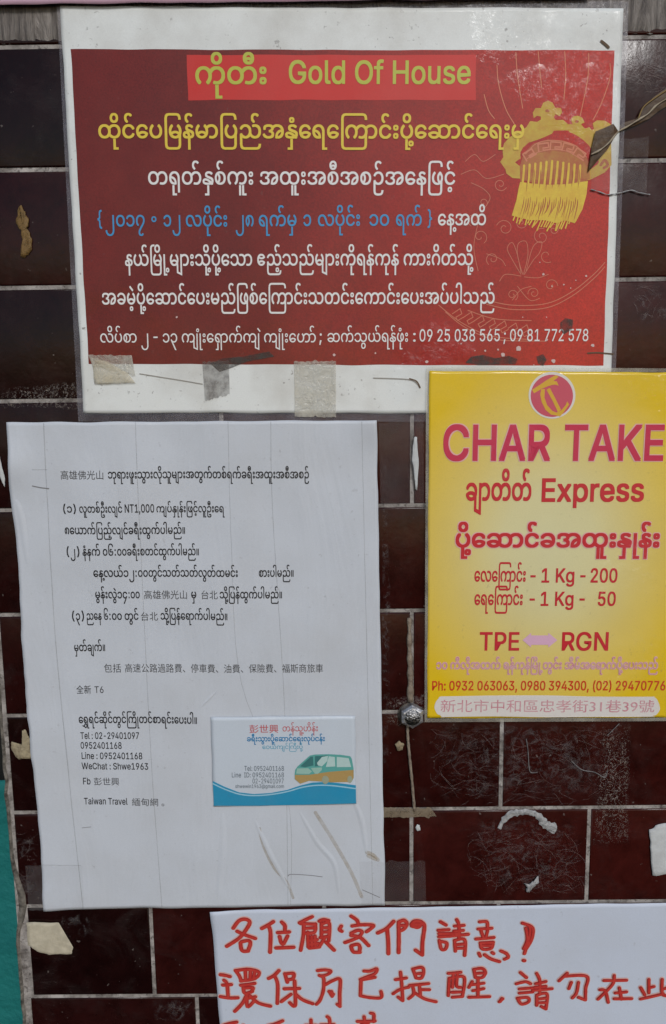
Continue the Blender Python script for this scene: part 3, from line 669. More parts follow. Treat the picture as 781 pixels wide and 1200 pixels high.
    'B': '88,0 88,728 346,728 422,728* 521,675* 569,588* 569,535 569,488* 536,427* 482,391* 450,382 450,375 484,373* 552,330* 598,251* 598,194 598,139* 547,51* 440,0* 354,0|181,82 352,82 437,82* 508,147* 508,195 508,231* 471,293* 403,330* 356,330 181,330|181,408 341,408 380,408* 443,439* 480,495* 480,533 480,580* 415,646* 344,646 181,646',
    'C': '382,-10 289,-10* 143,81* 60,248* 60,363 60,479* 143,646* 289,737* 382,737 438,737* 536,705* 614,643* 666,555* 676,499 583,499 575,536* 538,593* 483,632* 418,651* 382,651 317,651* 211,585* 150,457* 150,363 150,271* 212,142* 317,76* 382,76 418,76* 483,96* 538,135* 575,192* 583,229 676,229 667,173* 614,85* 536,23* 438,-10*',
    'D': '315,0 139,0 139,82 309,82 398,82* 515,150* 572,277* 572,365 572,453* 515,578* 402,646* 318,646 135,646 135,728 324,728 431,728* 582,641* 662,478* 662,365 662,251* 581,88* 426,0*|181,728 181,0 88,0 88,728',
    'E': '88,0 88,728 531,728 531,646 181,646 181,408 507,408 507,326 181,326 181,82 536,82 536,0',
    'F': '88,0 88,728 528,728 528,646 181,646 181,396 495,396 495,314 181,314 181,0',
    'G': '385,-10 288,-10* 142,81* 60,249* 60,363 60,479* 142,646* 286,737* 379,737 437,737* 537,703* 616,640* 668,552* 678,500 583,500 571,535* 534,590* 483,630* 418,651* 380,651 316,651* 211,585* 150,457* 150,363 150,271* 212,143* 318,76* 385,76 447,76* 541,128* 593,225* 593,290 621,285 404,285 404,366 684,366 684,286 684,196* 606,63* 472,-10*',
    'H': '88,0 88,728 181,728 181,413 562,413 562,728 655,728 655,0 562,0 562,331 181,331 181,0',
    'I': '45,0 45,82 174,82 174,646 45,646 45,728 396,728 396,646 267,646 267,82 396,82 396,0',
    'J': '266,-10 170,-10* 49,104* 49,208 49,247 142,247 142,208 142,142* 210,72* 266,72 322,72* 390,142* 390,208 390,728 483,728 483,208 483,104* 362,-10*',
    'K': '151,208 151,307 176,341* 226,404* 277,463* 305,493 522,728 644,728 333,395 328,395|88,0 88,728 181,728 181,479 179,322 181,276 181,0|534,0 271,370 329,442 644,0',
    'L': '88,0 88,728 181,728 181,82 518,82 518,0',
    'N': '88,0 88,728 197,728 493,262 505,244* 538,188* 577,116* 595,76 582,76 578,118* 574,194* 573,259* 573,281 573,728 666,728 666,0 555,0 292,414 273,443* 237,504* 190,587* 155,649 172,649 175,595* 179,503* 181,435* 181,415 181,0',
    'O': '383,-10 290,-10* 144,81* 60,248* 60,363 60,479* 144,646* 290,737* 383,737 476,737* 622,646* 705,479* 705,363 705,248* 622,81* 476,-10*|383,76 448,76* 553,142* 615,271* 615,363 615,457* 553,585* 448,651* 383,651 317,651* 212,585* 150,457* 150,363 150,271* 212,143* 317,76*',
    'P': '88,0 88,728 337,728 422,728* 532,666* 585,561* 585,496 585,431* 532,326* 422,263* 337,263 161,263 161,345 333,345 391,345* 461,384* 493,453* 493,496 493,539* 461,607* 390,646* 332,646 181,646 181,0',
    'R': '88,0 88,728 337,728 422,728* 532,669* 585,568* 585,503 585,438* 532,338* 422,282* 337,282 140,282 140,365 333,365 391,365* 460,398* 493,460* 493,503 493,546* 460,610* 390,646* 332,646 181,646 181,0|506,0 330,328 435,328 613,0',
    'S': '321,-13 242,-13* 126,38* 61,129* 57,190 152,190 156,149* 204,96* 278,70* 321,70 370,70* 449,103* 495,161* 495,200 495,235* 455,279* 390,307* 351,318 263,343 175,368* 77,460* 77,533 77,594* 144,687* 257,737* 327,737 399,737* 509,687* 573,599* 575,544 484,544 478,597* 389,655* 324,655 277,655* 207,625* 167,571* 167,537 167,499* 215,453* 280,427* 306,419 379,399 408,392* 479,364* 543,319* 585,249* 585,198 585,139* 523,43* 405,-13*',
    'T': '48,646 48,728 598,728 598,646 370,646 370,0 277,0 277,646',
    'W': '224,0 25,728 120,728 235,281 245,246* 261,172* 277,96* 284,56 272,56 280,96* 295,172* 313,246* 322,281 440,728 545,728 662,281 672,246* 689,172* 706,96* 713,56 700,56 708,96* 723,172* 741,246* 750,281 864,728 960,728 761,0 653,0 528,461 516,506* 493,612* 482,681 502,681 491,616* 471,513* 457,461 332,0',
    'X': '28,0 312,407 312,338 44,728 151,728 256,573 280,539* 310,492* 334,447* 350,416 334,416 350,447* 375,492* 405,539* 429,573 536,728 641,728 373,342 373,410 654,0 547,0 420,185 399,215* 371,258* 347,302* 332,332 352,332 337,303* 312,260* 283,215* 262,185 133,0',
    'a': '230,-13 178,-13* 94,26* 44,102* 44,155 44,202* 81,261* 143,294* 218,311* 256,316 305,322* 367,329* 396,346* 396,366 396,369 396,403* 371,450* 320,476* 282,476 243,476* 188,451* 153,415* 144,396 60,423 81,473* 152,529* 238,553* 280,553 307,553* 377,540* 442,500* 484,424* 484,360 484,0 398,0 398,74 392,74 383,55* 342,15* 276,-13*|245,65 294,65* 361,103* 396,164* 396,197 396,273 391,267* 355,256* 309,249* 265,243* 252,242 221,238* 166,219* 132,182* 132,151 132,123* 162,84* 212,65*',
    'b': '331,-12 279,-12* 215,24* 181,69* 172,84 162,84 162,0 77,0 77,728 165,728 165,458 172,458 181,473* 214,518* 277,553* 330,553 398,553* 502,484* 562,358* 562,271 562,185* 503,58* 399,-12*|317,67 369,67* 438,122* 472,215* 472,272 472,329* 438,420* 369,474* 317,474 267,474* 199,423* 164,333* 164,272 164,212* 199,119* 268,67*',
    'c': '299,-12 225,-12* 113,59* 51,186* 51,270 51,355* 113,482* 225,553* 299,553 339,553* 409,532* 467,494* 509,438* 521,402 436,378 430,399* 406,434* 371,460* 326,474* 299,474 245,474* 174,417* 140,324* 140,270 140,216* 174,124* 245,67* 299,67 327,67* 373,82* 408,108* 433,146* 438,167 522,144 512,107* 469,50* 411,9* 339,-12*',
    'd': '282,-12 214,-12* 109,58* 51,185* 51,271 51,358* 110,484* 214,553* 282,553 335,553* 398,518* 432,473* 440,458 447,458 447,728 535,728 535,0 450,0 450,84 440,84 432,69* 397,24* 334,-12*|295,67 345,67* 413,119* 448,212* 448,272 448,333* 414,423* 345,474* 295,474 243,474* 174,420* 140,329* 140,272 140,215* 175,122* 244,67*',
    'e': '307,-12 228,-12* 113,59* 51,185* 51,269 51,353* 111,480* 222,553* 296,553 340,553* 424,524* 493,460* 534,355* 534,280 534,243 110,243 110,317 487,317 446,290 446,344* 412,427* 346,475* 296,475 247,475* 177,426* 140,349* 140,304 140,255 140,194* 182,110* 257,66* 307,66 339,66* 392,85* 430,123* 440,150 525,127 513,86* 452,23* 363,-12*',
    'f': '331,546 331,471 10,471 10,546|117,0 117,619 117,666* 162,729* 233,762* 272,762 304,762* 345,751* 354,747 330,672 323,674* 301,680* 283,680 242,680* 205,639* 205,599 205,0',
    'g': '298,-216 238,-216* 149,-185* 91,-134* 74,-104 145,-59 157,-74* 191,-112* 250,-139* 298,-139 364,-139* 448,-77* 448,-9 448,100 440,100 431,84* 397,42* 334,9* 281,9 216,9* 111,71* 51,190* 51,275 51,360* 110,484* 215,553* 283,553 336,553* 399,518* 433,473* 442,458 451,458 451,546 536,546 536,-14 536,-84* 473,-174* 365,-216*|296,87 346,87* 414,132* 449,218* 449,277 449,335* 415,424* 346,474* 296,474 244,474* 175,421* 140,332* 140,277 140,221* 175,135* 245,87*',
    'h': '165,327 165,0 77,0 77,728 165,728 165,414 150,414 175,489* 267,553* 329,553 384,553* 468,507* 514,416* 514,347 514,0 426,0 426,339 426,402* 360,474* 303,474 264,474* 201,439* 165,374*',
    'i': '77,0 77,546 165,546 165,0|122,635 97,635* 61,669* 61,693 61,718* 97,751* 122,751 147,751* 183,718* 183,693 183,669* 147,635*',
    'k': '160,196 160,305 176,305 409,546 518,546 266,287 256,287|77,0 77,728 165,728 165,0|422,0 213,267 276,329 535,0',
    'l': '200,-4 138,-4* 77,62* 77,121 77,728 165,728 165,143 165,105* 183,75* 210,75 225,75* 239,77* 246,79 263,4 251,1* 217,-4*',
    'm': '77,0 77,546 163,546 163,424 156,424 167,468* 216,526* 281,556* 316,556 375,556* 449,482* 460,423 448,423 458,464* 510,523* 583,556* 627,556 674,556* 752,515* 799,432* 799,368 799,0 711,0 711,366 711,425* 645,476* 601,476 564,476* 511,445* 482,391* 482,356 482,0 394,0 394,375 394,420* 333,476* 287,476 255,476* 199,446* 165,387* 165,344 165,0',
    'n': '165,327 165,0 77,0 77,546 162,546 162,414 150,414 175,489* 267,553* 329,553 384,553* 467,507* 514,416* 514,347 514,0 426,0 426,339 426,402* 360,474* 303,474 264,474* 201,439* 165,374*',
    'o': '299,-12 225,-12* 113,59* 51,186* 51,270 51,355* 113,482* 225,553* 299,553 374,553* 486,482* 549,355* 549,270 549,186* 486,59* 374,-12*|299,67 354,67* 426,124* 460,216* 460,270 460,324* 426,417* 354,474* 299,474 245,474* 174,417* 140,324* 140,270 140,216* 174,124* 245,67*',
    'p': '77,-204 77,546 162,546 162,458 172,458 181,473* 214,518* 277,553* 330,553 398,553* 502,484* 562,358* 562,271 562,185* 503,58* 399,-12* 331,-12 279,-12* 215,24* 181,69* 172,84 165,84 165,-204|317,67 369,67* 438,122* 472,215* 472,272 472,329* 438,420* 369,474* 317,474 267,474* 199,423* 164,333* 164,272 164,212* 199,119* 268,67*',
    'r': '77,0 77,546 162,546 162,462 168,462 183,503* 261,554* 310,554 319,554* 346,553* 354,552 354,464 350,465* 319,469* 301,469 262,469* 200,436* 165,379* 165,342 165,0',
    's': '263,-12 207,-12* 119,21* 62,85* 53,132 136,152 148,107* 213,65* 262,65 319,65* 387,114* 387,148 387,176* 347,214* 307,223 216,245 142,262* 69,336* 69,394 69,440* 122,512* 213,553* 271,553 328,553* 406,519* 456,460* 468,421 388,401 377,430* 325,478* 272,478 223,478* 158,433* 158,399 158,369* 202,332* 250,321 333,301 407,284* 478,210* 478,154 478,106* 424,31* 327,-12*',
    't': '292,546 292,471 10,471 10,546|92,676 180,676 180,142 180,105* 209,71* 244,71 252,71* 278,75* 289,77 307,3 293,-2* 259,-7* 242,-7 171,-7* 92,68* 92,135',
    'u': '262,-7 207,-7* 124,39* 77,130* 77,199 77,546 165,546 165,207 165,144* 231,72* 289,72 328,72* 390,106* 426,172* 426,219 426,546 514,546 514,0 429,0 429,132 441,132 416,56* 322,-7*',
    'v': '235,0 26,546 123,546 239,222 257,172* 283,72* 297,25 265,25 279,72* 305,172* 323,222 439,546 536,546 327,0',
    'w': '200,0 34,546 127,546 194,308 208,259* 239,135* 254,57 239,57 253,132* 284,256* 298,308 363,546 457,546 521,308 535,257* 565,134* 580,57 564,57 580,133* 610,256* 625,308 691,546 784,546 619,0 531,0 460,247 450,285* 429,363* 410,445* 399,487 419,487 409,445* 389,363* 369,284* 358,247 287,0',
    'x': '32,0 247,314 247,247 43,546 146,546 213,440 240,399* 278,328* 299,294 253,294 274,328* 309,399* 335,440 405,546 505,546 301,243 301,308 514,0 412,0 332,123 306,163* 269,231* 249,263 295,263 275,231* 241,163* 214,123 133,0',
    'y': '68,-198 91,-122 100,-124 127,-131* 171,-125* 206,-87* 219,-48 235,-3 26,546 123,546 239,222 257,171* 283,72* 297,25 265,25 279,72* 305,172* 323,222 440,546 536,546 296,-82 279,-125* 233,-181* 171,-208* 133,-208 109,-208* 75,-201*',
    '{': '40,315 40,362 100,362* 146,411* 146,469 146,581 146,631* 167,703* 211,750* 284,772* 336,772 336,698 274,699* 228,642* 228,580 228,440 228,412* 213,367* 173,333* 99,315*|336,-136 284,-136* 211,-114* 167,-68* 146,4* 146,55 146,166 146,224* 100,274* 40,274 40,320 99,320* 173,302* 213,268* 228,222* 228,195 228,56 228,-6* 274,-63* 336,-63|40,273 40,362 127,362 127,273',
    '}': '351,315 292,315* 218,333* 178,367* 163,412* 163,440 163,580 163,641* 117,698* 55,698 55,772 107,772* 179,750* 224,703* 244,631* 244,581 244,469 244,411* 291,362* 351,362|55,-136 55,-63 117,-63* 163,-6* 163,56 163,195 163,222* 178,268* 218,302* 292,320* 351,320 351,274 291,273* 244,224* 244,166 244,55 244,4* 224,-68* 179,-114* 107,-136*|351,274 263,273 263,362 351,362',
}
ADVANCE = {'(': 390, ')': 390, ',': 268, '-': 648, '.': 268, '0': 648, '1': 648, '2': 648, '3': 648, '4': 648, '5': 648, '6': 648, '7': 648, '8': 648, '9': 648, ':': 268, ';': 268, '@': 965, 'A': 689, 'B': 654, 'C': 730, 'D': 721, 'E': 601, 'F': 590, 'G': 746, 'H': 743, 'I': 440, 'J': 570, 'K': 671, 'L': 565, 'N': 753, 'O': 764, 'P': 638, 'R': 643, 'S': 641, 'T': 645, 'W': 985, 'X': 682, 'a': 561, 'b': 612, 'c': 571, 'd': 612, 'e': 583, 'f': 370, 'g': 613, 'h': 591, 'i': 242, 'k': 548, 'l': 275, 'm': 875, 'n': 590, 'o': 599, 'p': 612, 'r': 376, 's': 527, 't': 327, 'u': 591, 'v': 562, 'w': 818, 'x': 545, 'y': 562, '{': 390, '}': 390, ' ': 268}

# the Burmese lines, already broken into letter shapes: shape:x:y
SHAPED = {
    'ကိုတီး': '4:0:0 369:1097:0 209:1119:0 20:1124:0 370:2221:0 379:2248:0',
    'ကျပ်နှုန်းဖြင့်လူဦးရေ': '4:0:0 382:1124:0 25:1381:0 381:2021:0 262:2057:0 384:2686:0 210:2687:0 24:2948:0 381:3561:0 379:3518:0 47:3864:0 26:4093:0 8:4768:0 378:5428:0 381:5411:0 32:5418:0 360:6547:0 42:6544:0 379:7205:0 372:7551:0 31:8169:0',
    'ခရီးသွားပို့ဆောင်ရေးလုပ်ငန်း': '5:0:0 31:676:0 370:1304:0 379:1365:0 34:1711:0 48:2820:0 368:2838:0 379:3293:0 25:3639:0 369:4279:0 395:4162:0 372:4315:0 10:4933:0 368:6060:0 8:6515:0 381:7158:0 372:7165:0 31:7783:0 379:8472:0 32:8818:0 209:9949:0 25:9944:0 381:10584:0 8:10620:0 24:11270:0 381:11883:0 379:11840:0',
    'ချာတိတ်': '5:0:0 382:676:0 368:933:0 20:1388:0 369:2485:0 20:2512:0 381:3609:0',
    'စားပါမည်။': '9:0:0 368:674:0 379:1129:0 25:1475:0 367:2151:0 29:2418:0 14:3094:0 381:4196:0 61:4203:0',
    'ဆက်သွယ်ရန်ဖုံး': '10:0:0 4:1127:0 381:2224:0 34:2251:0 48:3360:0 30:3378:0 381:4495:0 31:4504:0 24:5193:0 381:5806:0 26:5763:0 209:6421:0 377:6396:0 379:6438:0',
    'ညနေ ၆': '14:0:0 372:1109:0 24:1727:0 56:2557:0',
    'တန်သူ့ဟိန်း': '20:0:0 24:1124:0 381:1737:0 34:1694:0 394:2746:0 35:2821:0 369:3919:0 24:3945:0 381:4558:0 379:4515:0',
    'တရုတ်နှစ်ကူး အထူးအစီအစဉ်အနေဖြင့်': '20:0:0 420:1124:0 209:1712:0 20:1803:0 381:2900:0 262:2927:0 384:3556:0 9:3557:0 381:4200:0 4:4231:0 360:5348:0 379:5355:0 37:5961:0 21:7029:0 360:8137:0 379:8154:0 37:8500:0 9:9568:0 370:10211:0 37:10242:0 9:11310:0 228:11984:0 381:12622:0 37:12645:0 372:13713:0 24:14331:0 47:14901:0 26:15130:0 8:15805:0 378:16465:0 381:16448:0',
    'ထိုင်ပေမြန်မာပြည်အနှံရေကြောင်းပို့ဆောင်ရေးမှ': '21:0:0 369:1097:0 209:1110:0 8:1125:0 381:1768:0 372:1775:0 25:2393:0 47:3069:0 29:3298:0 24:3974:0 381:4587:0 29:4544:0 368:5220:0 47:5675:0 25:5904:0 14:6580:0 381:7682:0 37:7689:0 262:8757:0 384:9386:0 377:9409:0 372:9387:0 31:10005:0 372:10694:0 198:11312:0 4:11541:0 368:12665:0 8:13120:0 381:13763:0 379:13770:0 25:14116:0 369:14756:0 395:14639:0 372:14792:0 10:15410:0 368:16537:0 8:16992:0 381:17635:0 372:17642:0 31:18260:0 379:18949:0 29:19295:0 384:19950:0',
    'နယ်မြို့များသို့ပို့သော ဧည့်သည်များကိုရန်ကုန် ကားဂိတ်သို့': '24:0:0 30:570:0 381:1687:0 199:1696:0 29:1925:0 369:2566:0 396:2601:0 29:3070:0 382:3746:0 368:4003:0 379:4458:0 34:4804:0 369:5910:0 395:5777:0 25:5931:0 369:6571:0 395:6454:0 372:6607:0 34:7225:0 368:8352:0 43:9067:0 14:9698:0 378:10806:0 381:10800:0 34:10807:0 14:11934:0 381:13036:0 29:13043:0 382:13719:0 368:13976:0 379:14431:0 4:14777:0 369:15874:0 209:15896:0 31:15901:0 24:16590:0 381:17203:0 4:17160:0 209:18279:0 24:18284:0 381:18897:0 4:19114:0 368:20238:0 379:20693:0 6:21039:0 369:21677:0 20:21707:0 381:22804:0 34:22831:0 369:23937:0 395:23804:0',
    'နေ့လယ်၁၂': '372:0:0 24:618:0 378:1516:0 32:1188:0 30:2314:0 381:3431:0 51:3440:0 52:4063:0',
    'နေ့အထိ': '372:0:0 24:618:0 378:1516:0 37:1188:0 21:2256:0 369:3353:0',
    'နံနက် ၀၆': '24:0:0 377:613:0 24:570:0 4:1140:0 381:2237:0 50:2524:0 56:3176:0',
    'ပို့ဆောင်ခအထူးနှုန်း': '25:0:0 369:640:0 395:523:0 372:676:0 10:1294:0 368:2421:0 8:2876:0 381:3519:0 5:3526:0 37:4202:0 21:5270:0 360:6378:0 379:6395:0 262:6741:0 384:7370:0 210:7371:0 24:7632:0 381:8245:0 379:8202:0',
    'ဘုရားဖူးသွားလိုသူများအတွက်တစ်ရက်ခရီးအထူးအစီအစဉ်': '28:0:0 209:1116:0 31:1124:0 368:1813:0 379:2268:0 26:2614:0 360:3270:0 379:3289:0 34:3635:0 48:4744:0 368:4762:0 379:5217:0 32:5563:0 369:6685:0 209:6694:0 34:6689:0 360:7795:0 29:7816:0 382:8492:0 368:8749:0 379:9204:0 37:9550:0 20:10618:0 48:11750:0 4:11742:0 381:12839:0 20:12866:0 9:13990:0 381:14633:0 31:14664:0 4:15353:0 381:16450:0 5:16477:0 31:17153:0 370:17781:0 379:17842:0 37:18188:0 21:19256:0 360:20364:0 379:20381:0 37:20727:0 9:21795:0 370:22438:0 37:22469:0 9:23537:0 228:24211:0 381:24849:0',
    'မွန်းလွဲ၁၄': '29:0:0 48:663:0 24:676:0 381:1289:0 379:1246:0 32:1592:0 48:2724:0 373:2714:20 51:2718:0 54:3341:0',
    'မှ': '29:0:0 384:655:0',
    'မှတ်ချက်။': '29:0:0 384:655:0 20:676:0 381:1773:0 5:1800:0 382:2476:0 4:2733:0 381:3830:0 61:3857:0',
    'ရက်': '31:0:0 4:689:0 381:1786:0',
    'ရက်မှ': '31:0:0 4:689:0 381:1786:0 29:1813:0 384:2468:0',
    'ရေကြောင်း': '372:0:0 31:618:0 372:1307:0 198:1925:0 4:2154:0 368:3278:0 8:3733:0 381:4376:0 379:4383:0',
    'ရွှေရင်ဆိုင်တွင်ကြိုတင်စာရင်းပေးပါ။': '372:0:0 31:618:0 362:1228:0 31:1307:0 8:1996:0 381:2639:0 10:2646:0 369:3738:0 209:3755:0 8:3773:0 381:4416:0 20:4423:0 48:5555:0 8:5547:0 381:6190:0 200:6197:0 4:6426:0 369:7523:0 210:7550:0 20:7811:0 8:8935:0 381:9578:0 9:9585:0 368:10259:0 31:10714:0 8:11403:0 381:12046:0 379:12053:0 372:12399:0 25:13017:0 379:13693:0 25:14039:0 367:14715:0 61:14982:0',
    'လပိုင်း': '32:0:0 25:1126:0 369:1766:0 209:1784:0 8:1802:0 381:2445:0 379:2452:0',
    'လိပ်စာ ၂': '32:0:0 369:1122:0 25:1126:0 381:1766:0 9:1802:0 368:2476:0 52:3191:0',
    'လူတစ်ဦးလျင်': '32:0:0 360:1129:0 20:1126:0 9:2250:0 381:2893:0 42:2924:0 379:3585:0 32:3931:0 382:5057:0 8:5314:0 381:5957:0',
    'လေကြောင်း': '372:0:0 32:618:0 372:1744:0 198:2362:0 4:2591:0 368:3715:0 8:4170:0 381:4813:0 379:4820:0',
    'ဝေယံကျင်ကြီးပို့': '372:0:0 33:618:0 30:1292:0 377:2409:0 4:2418:0 382:3542:0 8:3799:0 381:4442:0 200:4449:0 4:4678:0 370:5775:0 379:5802:0 25:6148:0 369:6788:0 395:6671:0',
    'သို့ပြန်ထွက်ပါမည်။': '34:0:0 369:1106:0 395:973:0 47:1127:0 25:1356:0 24:2032:0 381:2645:0 21:2602:0 48:3713:0 4:3727:0 381:4824:0 25:4851:0 367:5527:0 29:5794:0 14:6470:0 381:7572:0 61:7579:0',
    'သို့ပြန်ရောက်ပါမည်။': '34:0:0 369:1106:0 395:973:0 47:1127:0 25:1356:0 24:2032:0 381:2645:0 372:2602:0 31:3220:0 368:3909:0 4:4364:0 381:5461:0 25:5488:0 367:6164:0 29:6431:0 14:7107:0 381:8209:0 61:8216:0',
    'အခမဲ့ပို့ဆောင်ပေးမည်ဖြစ်ကြောင်းသတင်းကောင်းပေးအပ်ပါသည်': '37:0:0 5:1068:0 29:1744:0 373:2385:20 378:2409:0 25:2420:0 369:3060:0 395:2943:0 372:3096:0 10:3714:0 368:4841:0 8:5296:0 381:5939:0 372:5946:0 25:6564:0 379:7240:0 29:7586:0 14:8262:0 381:9364:0 47:9371:0 26:9600:0 9:10275:0 381:10918:0 372:10949:0 198:11567:0 4:11796:0 368:12920:0 8:13375:0 381:14018:0 379:14025:0 34:14371:0 20:15498:0 8:16622:0 381:17265:0 379:17272:0 372:17618:0 4:18236:0 368:19360:0 8:19815:0 381:20458:0 379:20465:0 372:20811:0 25:21429:0 379:22105:0 37:22451:0 25:23519:0 381:24159:0 25:24195:0 367:24871:0 34:25138:0 14:26265:0 381:27367:0',
    '၀၀': '50:0:0 50:652:0',
    '၀၀ တွင်': '50:0:0 50:652:0 20:1564:0 48:2696:0 8:2688:0 381:3331:0',
    '၀၀ခရီးစတင်ထွက်ပါမည်။': '50:0:0 50:652:0 5:1304:0 31:1980:0 370:2608:0 379:2669:0 9:3015:0 20:3689:0 8:4813:0 381:5456:0 21:5463:0 48:6574:0 4:6588:0 381:7685:0 25:7712:0 367:8388:0 29:8655:0 14:9331:0 381:10433:0 61:10440:0',
    '၀၀တွင်သတ်သတ်လွတ်ထမင်း': '50:0:0 50:652:0 20:1304:0 48:2436:0 8:2428:0 381:3071:0 34:3078:0 20:4205:0 381:5302:0 34:5329:0 20:6456:0 381:7553:0 32:7580:0 48:8712:0 20:8706:0 381:9803:0 21:9830:0 29:10955:0 8:11631:0 381:12274:0 379:12281:0',
    '၁': '51:0:0',
    '၁၀': '51:0:0 50:623:0',
    '၁၀ ကီလိုအထက် ရန်ကုန်မြို့တွင်း အိမ်အရောက်ပို့ပေးသည်': '51:0:0 50:623:0 4:1535:0 370:2632:0 32:2659:0 369:3781:0 209:3790:0 37:3785:0 21:4853:0 4:5978:0 381:7075:0 31:7362:0 24:8051:0 381:8664:0 4:8621:0 209:9740:0 24:9745:0 381:10358:0 199:10315:0 29:10544:0 369:11185:0 396:11220:0 20:11689:0 48:12821:0 8:12813:0 381:13456:0 379:13463:0 37:14069:0 369:15093:0 29:15137:0 381:15778:0 37:15813:0 372:16881:0 31:17499:0 368:18188:0 4:18643:0 381:19740:0 25:19767:0 369:20407:0 395:20290:0 372:20443:0 25:21061:0 379:21737:0 34:22083:0 14:23210:0 381:24312:0',
    '၁၂': '51:0:0 52:623:0',
    '၁၃ ကျုံးရှောက်ကျဲ ကျုံးဟော်': '51:0:0 53:623:0 4:1501:0 382:2625:0 210:2882:0 377:3143:0 379:3143:0 372:3489:0 277:4107:0 384:4707:0 368:4786:0 4:5241:0 381:6338:0 4:6365:0 382:7489:0 373:7922:20 4:8006:0 382:9130:0 210:9387:0 377:9648:0 379:9648:0 372:9994:0 35:10612:0 368:11736:0 381:12155:0',
    '၂': '52:0:0',
    '၂၀၁၇': '52:0:0 50:675:0 51:1327:0 57:1950:0',
    '၂၈': '52:0:0 58:675:0',
    '၃': '53:0:0',
    '၈ယောက်ပြည့်လျင်ခရီးထွက်ပါမည်။': '58:0:0 372:652:0 30:1270:0 368:2396:0 4:2851:0 381:3948:0 47:3975:0 25:4204:0 14:4880:0 378:5988:0 381:5982:0 32:5989:0 382:7115:0 8:7372:0 381:8015:0 5:8022:0 31:8698:0 370:9326:0 379:9387:0 21:9733:0 48:10844:0 4:10858:0 381:11955:0 25:11982:0 367:12658:0 29:12925:0 14:13601:0 381:14703:0 61:14710:0',
}

LATIN_CHARS = 'ABCDEFGHIJKLNOPRTWX9012345678abcdeghilmnoprstuvwxfykKg(){}:;,-.@S'
CACHE = {}
def eval_flat(cu):
    o = bpy.data.objects.new('tmp', cu)
    COL.objects.link(o)
    dg = bpy.context.evaluated_depsgraph_get()
    ev = o.evaluated_get(dg)
    me = ev.to_mesh()
    v = [(p.co.x, p.co.y) for p in me.vertices]
    f = [tuple(p.vertices) for p in me.polygons]
    ev.to_mesh_clear()
    bpy.data.objects.remove(o)
    return v, f

def area2(q):
    return sum(q[i - 1][0] * q[i][1] - q[i][0] * q[i - 1][1] for i in range(len(q)))

def glyph(g):
    if g in CACHE:
        return CACHE[g]
    polys = []
    for c in GLYPHS[g].split('|'):
        raw = []
        for s in c.split():
            on = not s.endswith('*')
            x, y = s.rstrip('*').split(',')
            raw.append((float(x) / 1000, float(y) / 1000, on))
        q = []
        m = len(raw)
        for i in range(m):
            a, b = raw[i], raw[(i + 1) % m]
            q.append(a)
            if not a[2] and not b[2]:
                q.append(((a[0] + b[0]) / 2, (a[1] + b[1]) / 2, True))
        m = len(q)
        poly = []
        for i in range(m):
            if q[i][2]:
                poly.append(q[i][:2])
            else:
                a, p, b = q[i - 1], q[i], q[(i + 1) % m]
                for t in (0.33, 0.67):
                    poly.append(((1 - t) ** 2 * a[0] + 2 * t * (1 - t) * p[0] + t * t * b[0], (1 - t) ** 2 * a[1] + 2 * t * (1 - t) * p[1] + t * t * b[1]))
        polys.append(poly)
    big = max(polys, key=lambda q: abs(area2(q)))
    sg = 1 if area2(big) > 0 else -1
    def box_of(q):
        return min(p[0] for p in q), max(p[0] for p in q), min(p[1] for p in q), max(p[1] for p in q)
    outers = [q for q in polys if area2(q) * sg > 0]
    holes = [q for q in polys if area2(q) * sg <= 0]
    V, F = [], []
    for n_, o in enumerate(outers):
        bo = box_of(o)
        cu = bpy.data.curves.new('tmp', 'CURVE')
        cu.dimensions = '2D'
        cu.fill_mode = 'BOTH'
        mine = []
        for h in holes:
            bh = box_of(h)
            if bo[0] <= bh[0] and bh[1] <= bo[1] and bo[2] <= bh[2] and bh[3] <= bo[3]:
                mine.append(h)
        for poly in [o] + mine:
            sp_ = cu.splines.new('POLY')
            sp_.points.add(len(poly) - 1)
            sp_.use_cyclic_u = True
            for pt, (x, y) in zip(sp_.points, poly):
                pt.co = (x, y, 0, 1)
        v, f = eval_flat(cu)
        bpy.data.curves.remove(cu)
        b = len(V)
        V += [(p[0], p[1], n_ * 0.13) for p in v]
        F += [tuple(b + k for k in t) for t in f]
    CACHE[g] = (V, F)
    return CACHE[g]

def run_of(items):
    V, F = [], []
    for i, (g, x, y) in enumerate(items):
        v, f = glyph(g)
        b = len(V)
        V += [(p[0] + x, p[1] + y, p[2] + i % 2) for p in v]
        F += [tuple(b + k for k in t) for t in f]
    return V, F

def burmese(text):
    q = [s.split(':') for s in SHAPED[text].split()]
    return run_of([(int(g), int(x) / 1000, int(y) / 1000) for g, x, y in q])

def latin(text):
    if all(c in ADVANCE for c in text):
        x, it = 0, []
        for c in text:
            if c != ' ':
                it.append((c, x / 1000, 0))
            x += ADVANCE[c]
        return run_of(it)
    k = 'text:' + text
    if k not in CACHE:
        cu = bpy.data.curves.new('tmp', 'FONT')
        cu.body = text
        cu.resolution_u = 3
        CACHE[k] = eval_flat(cu)
        bpy.data.curves.remove(cu)
    v, f = CACHE[k]
    return [(p[0], p[1], 0) for p in v], list(f)

def embolden(V, F, off):
    """heavier letters: the same outlines laid over each other, shifted a hair"""
    if off < 0.004:
        return V, F
    W, G = [], []
    d = off * 0.75
    for i, (dx, dy) in enumerate(((-d, -d), (d, -d), (d, d), (-d, d))):
        b = len(W)
        W += [(p[0] + dx, p[1] + dy, p[2] + i * 0.4) for p in V]
        G += [tuple(b + k for k in t) for t in F]
    return W, G

def is_burmese(t):
    return t in SHAPED

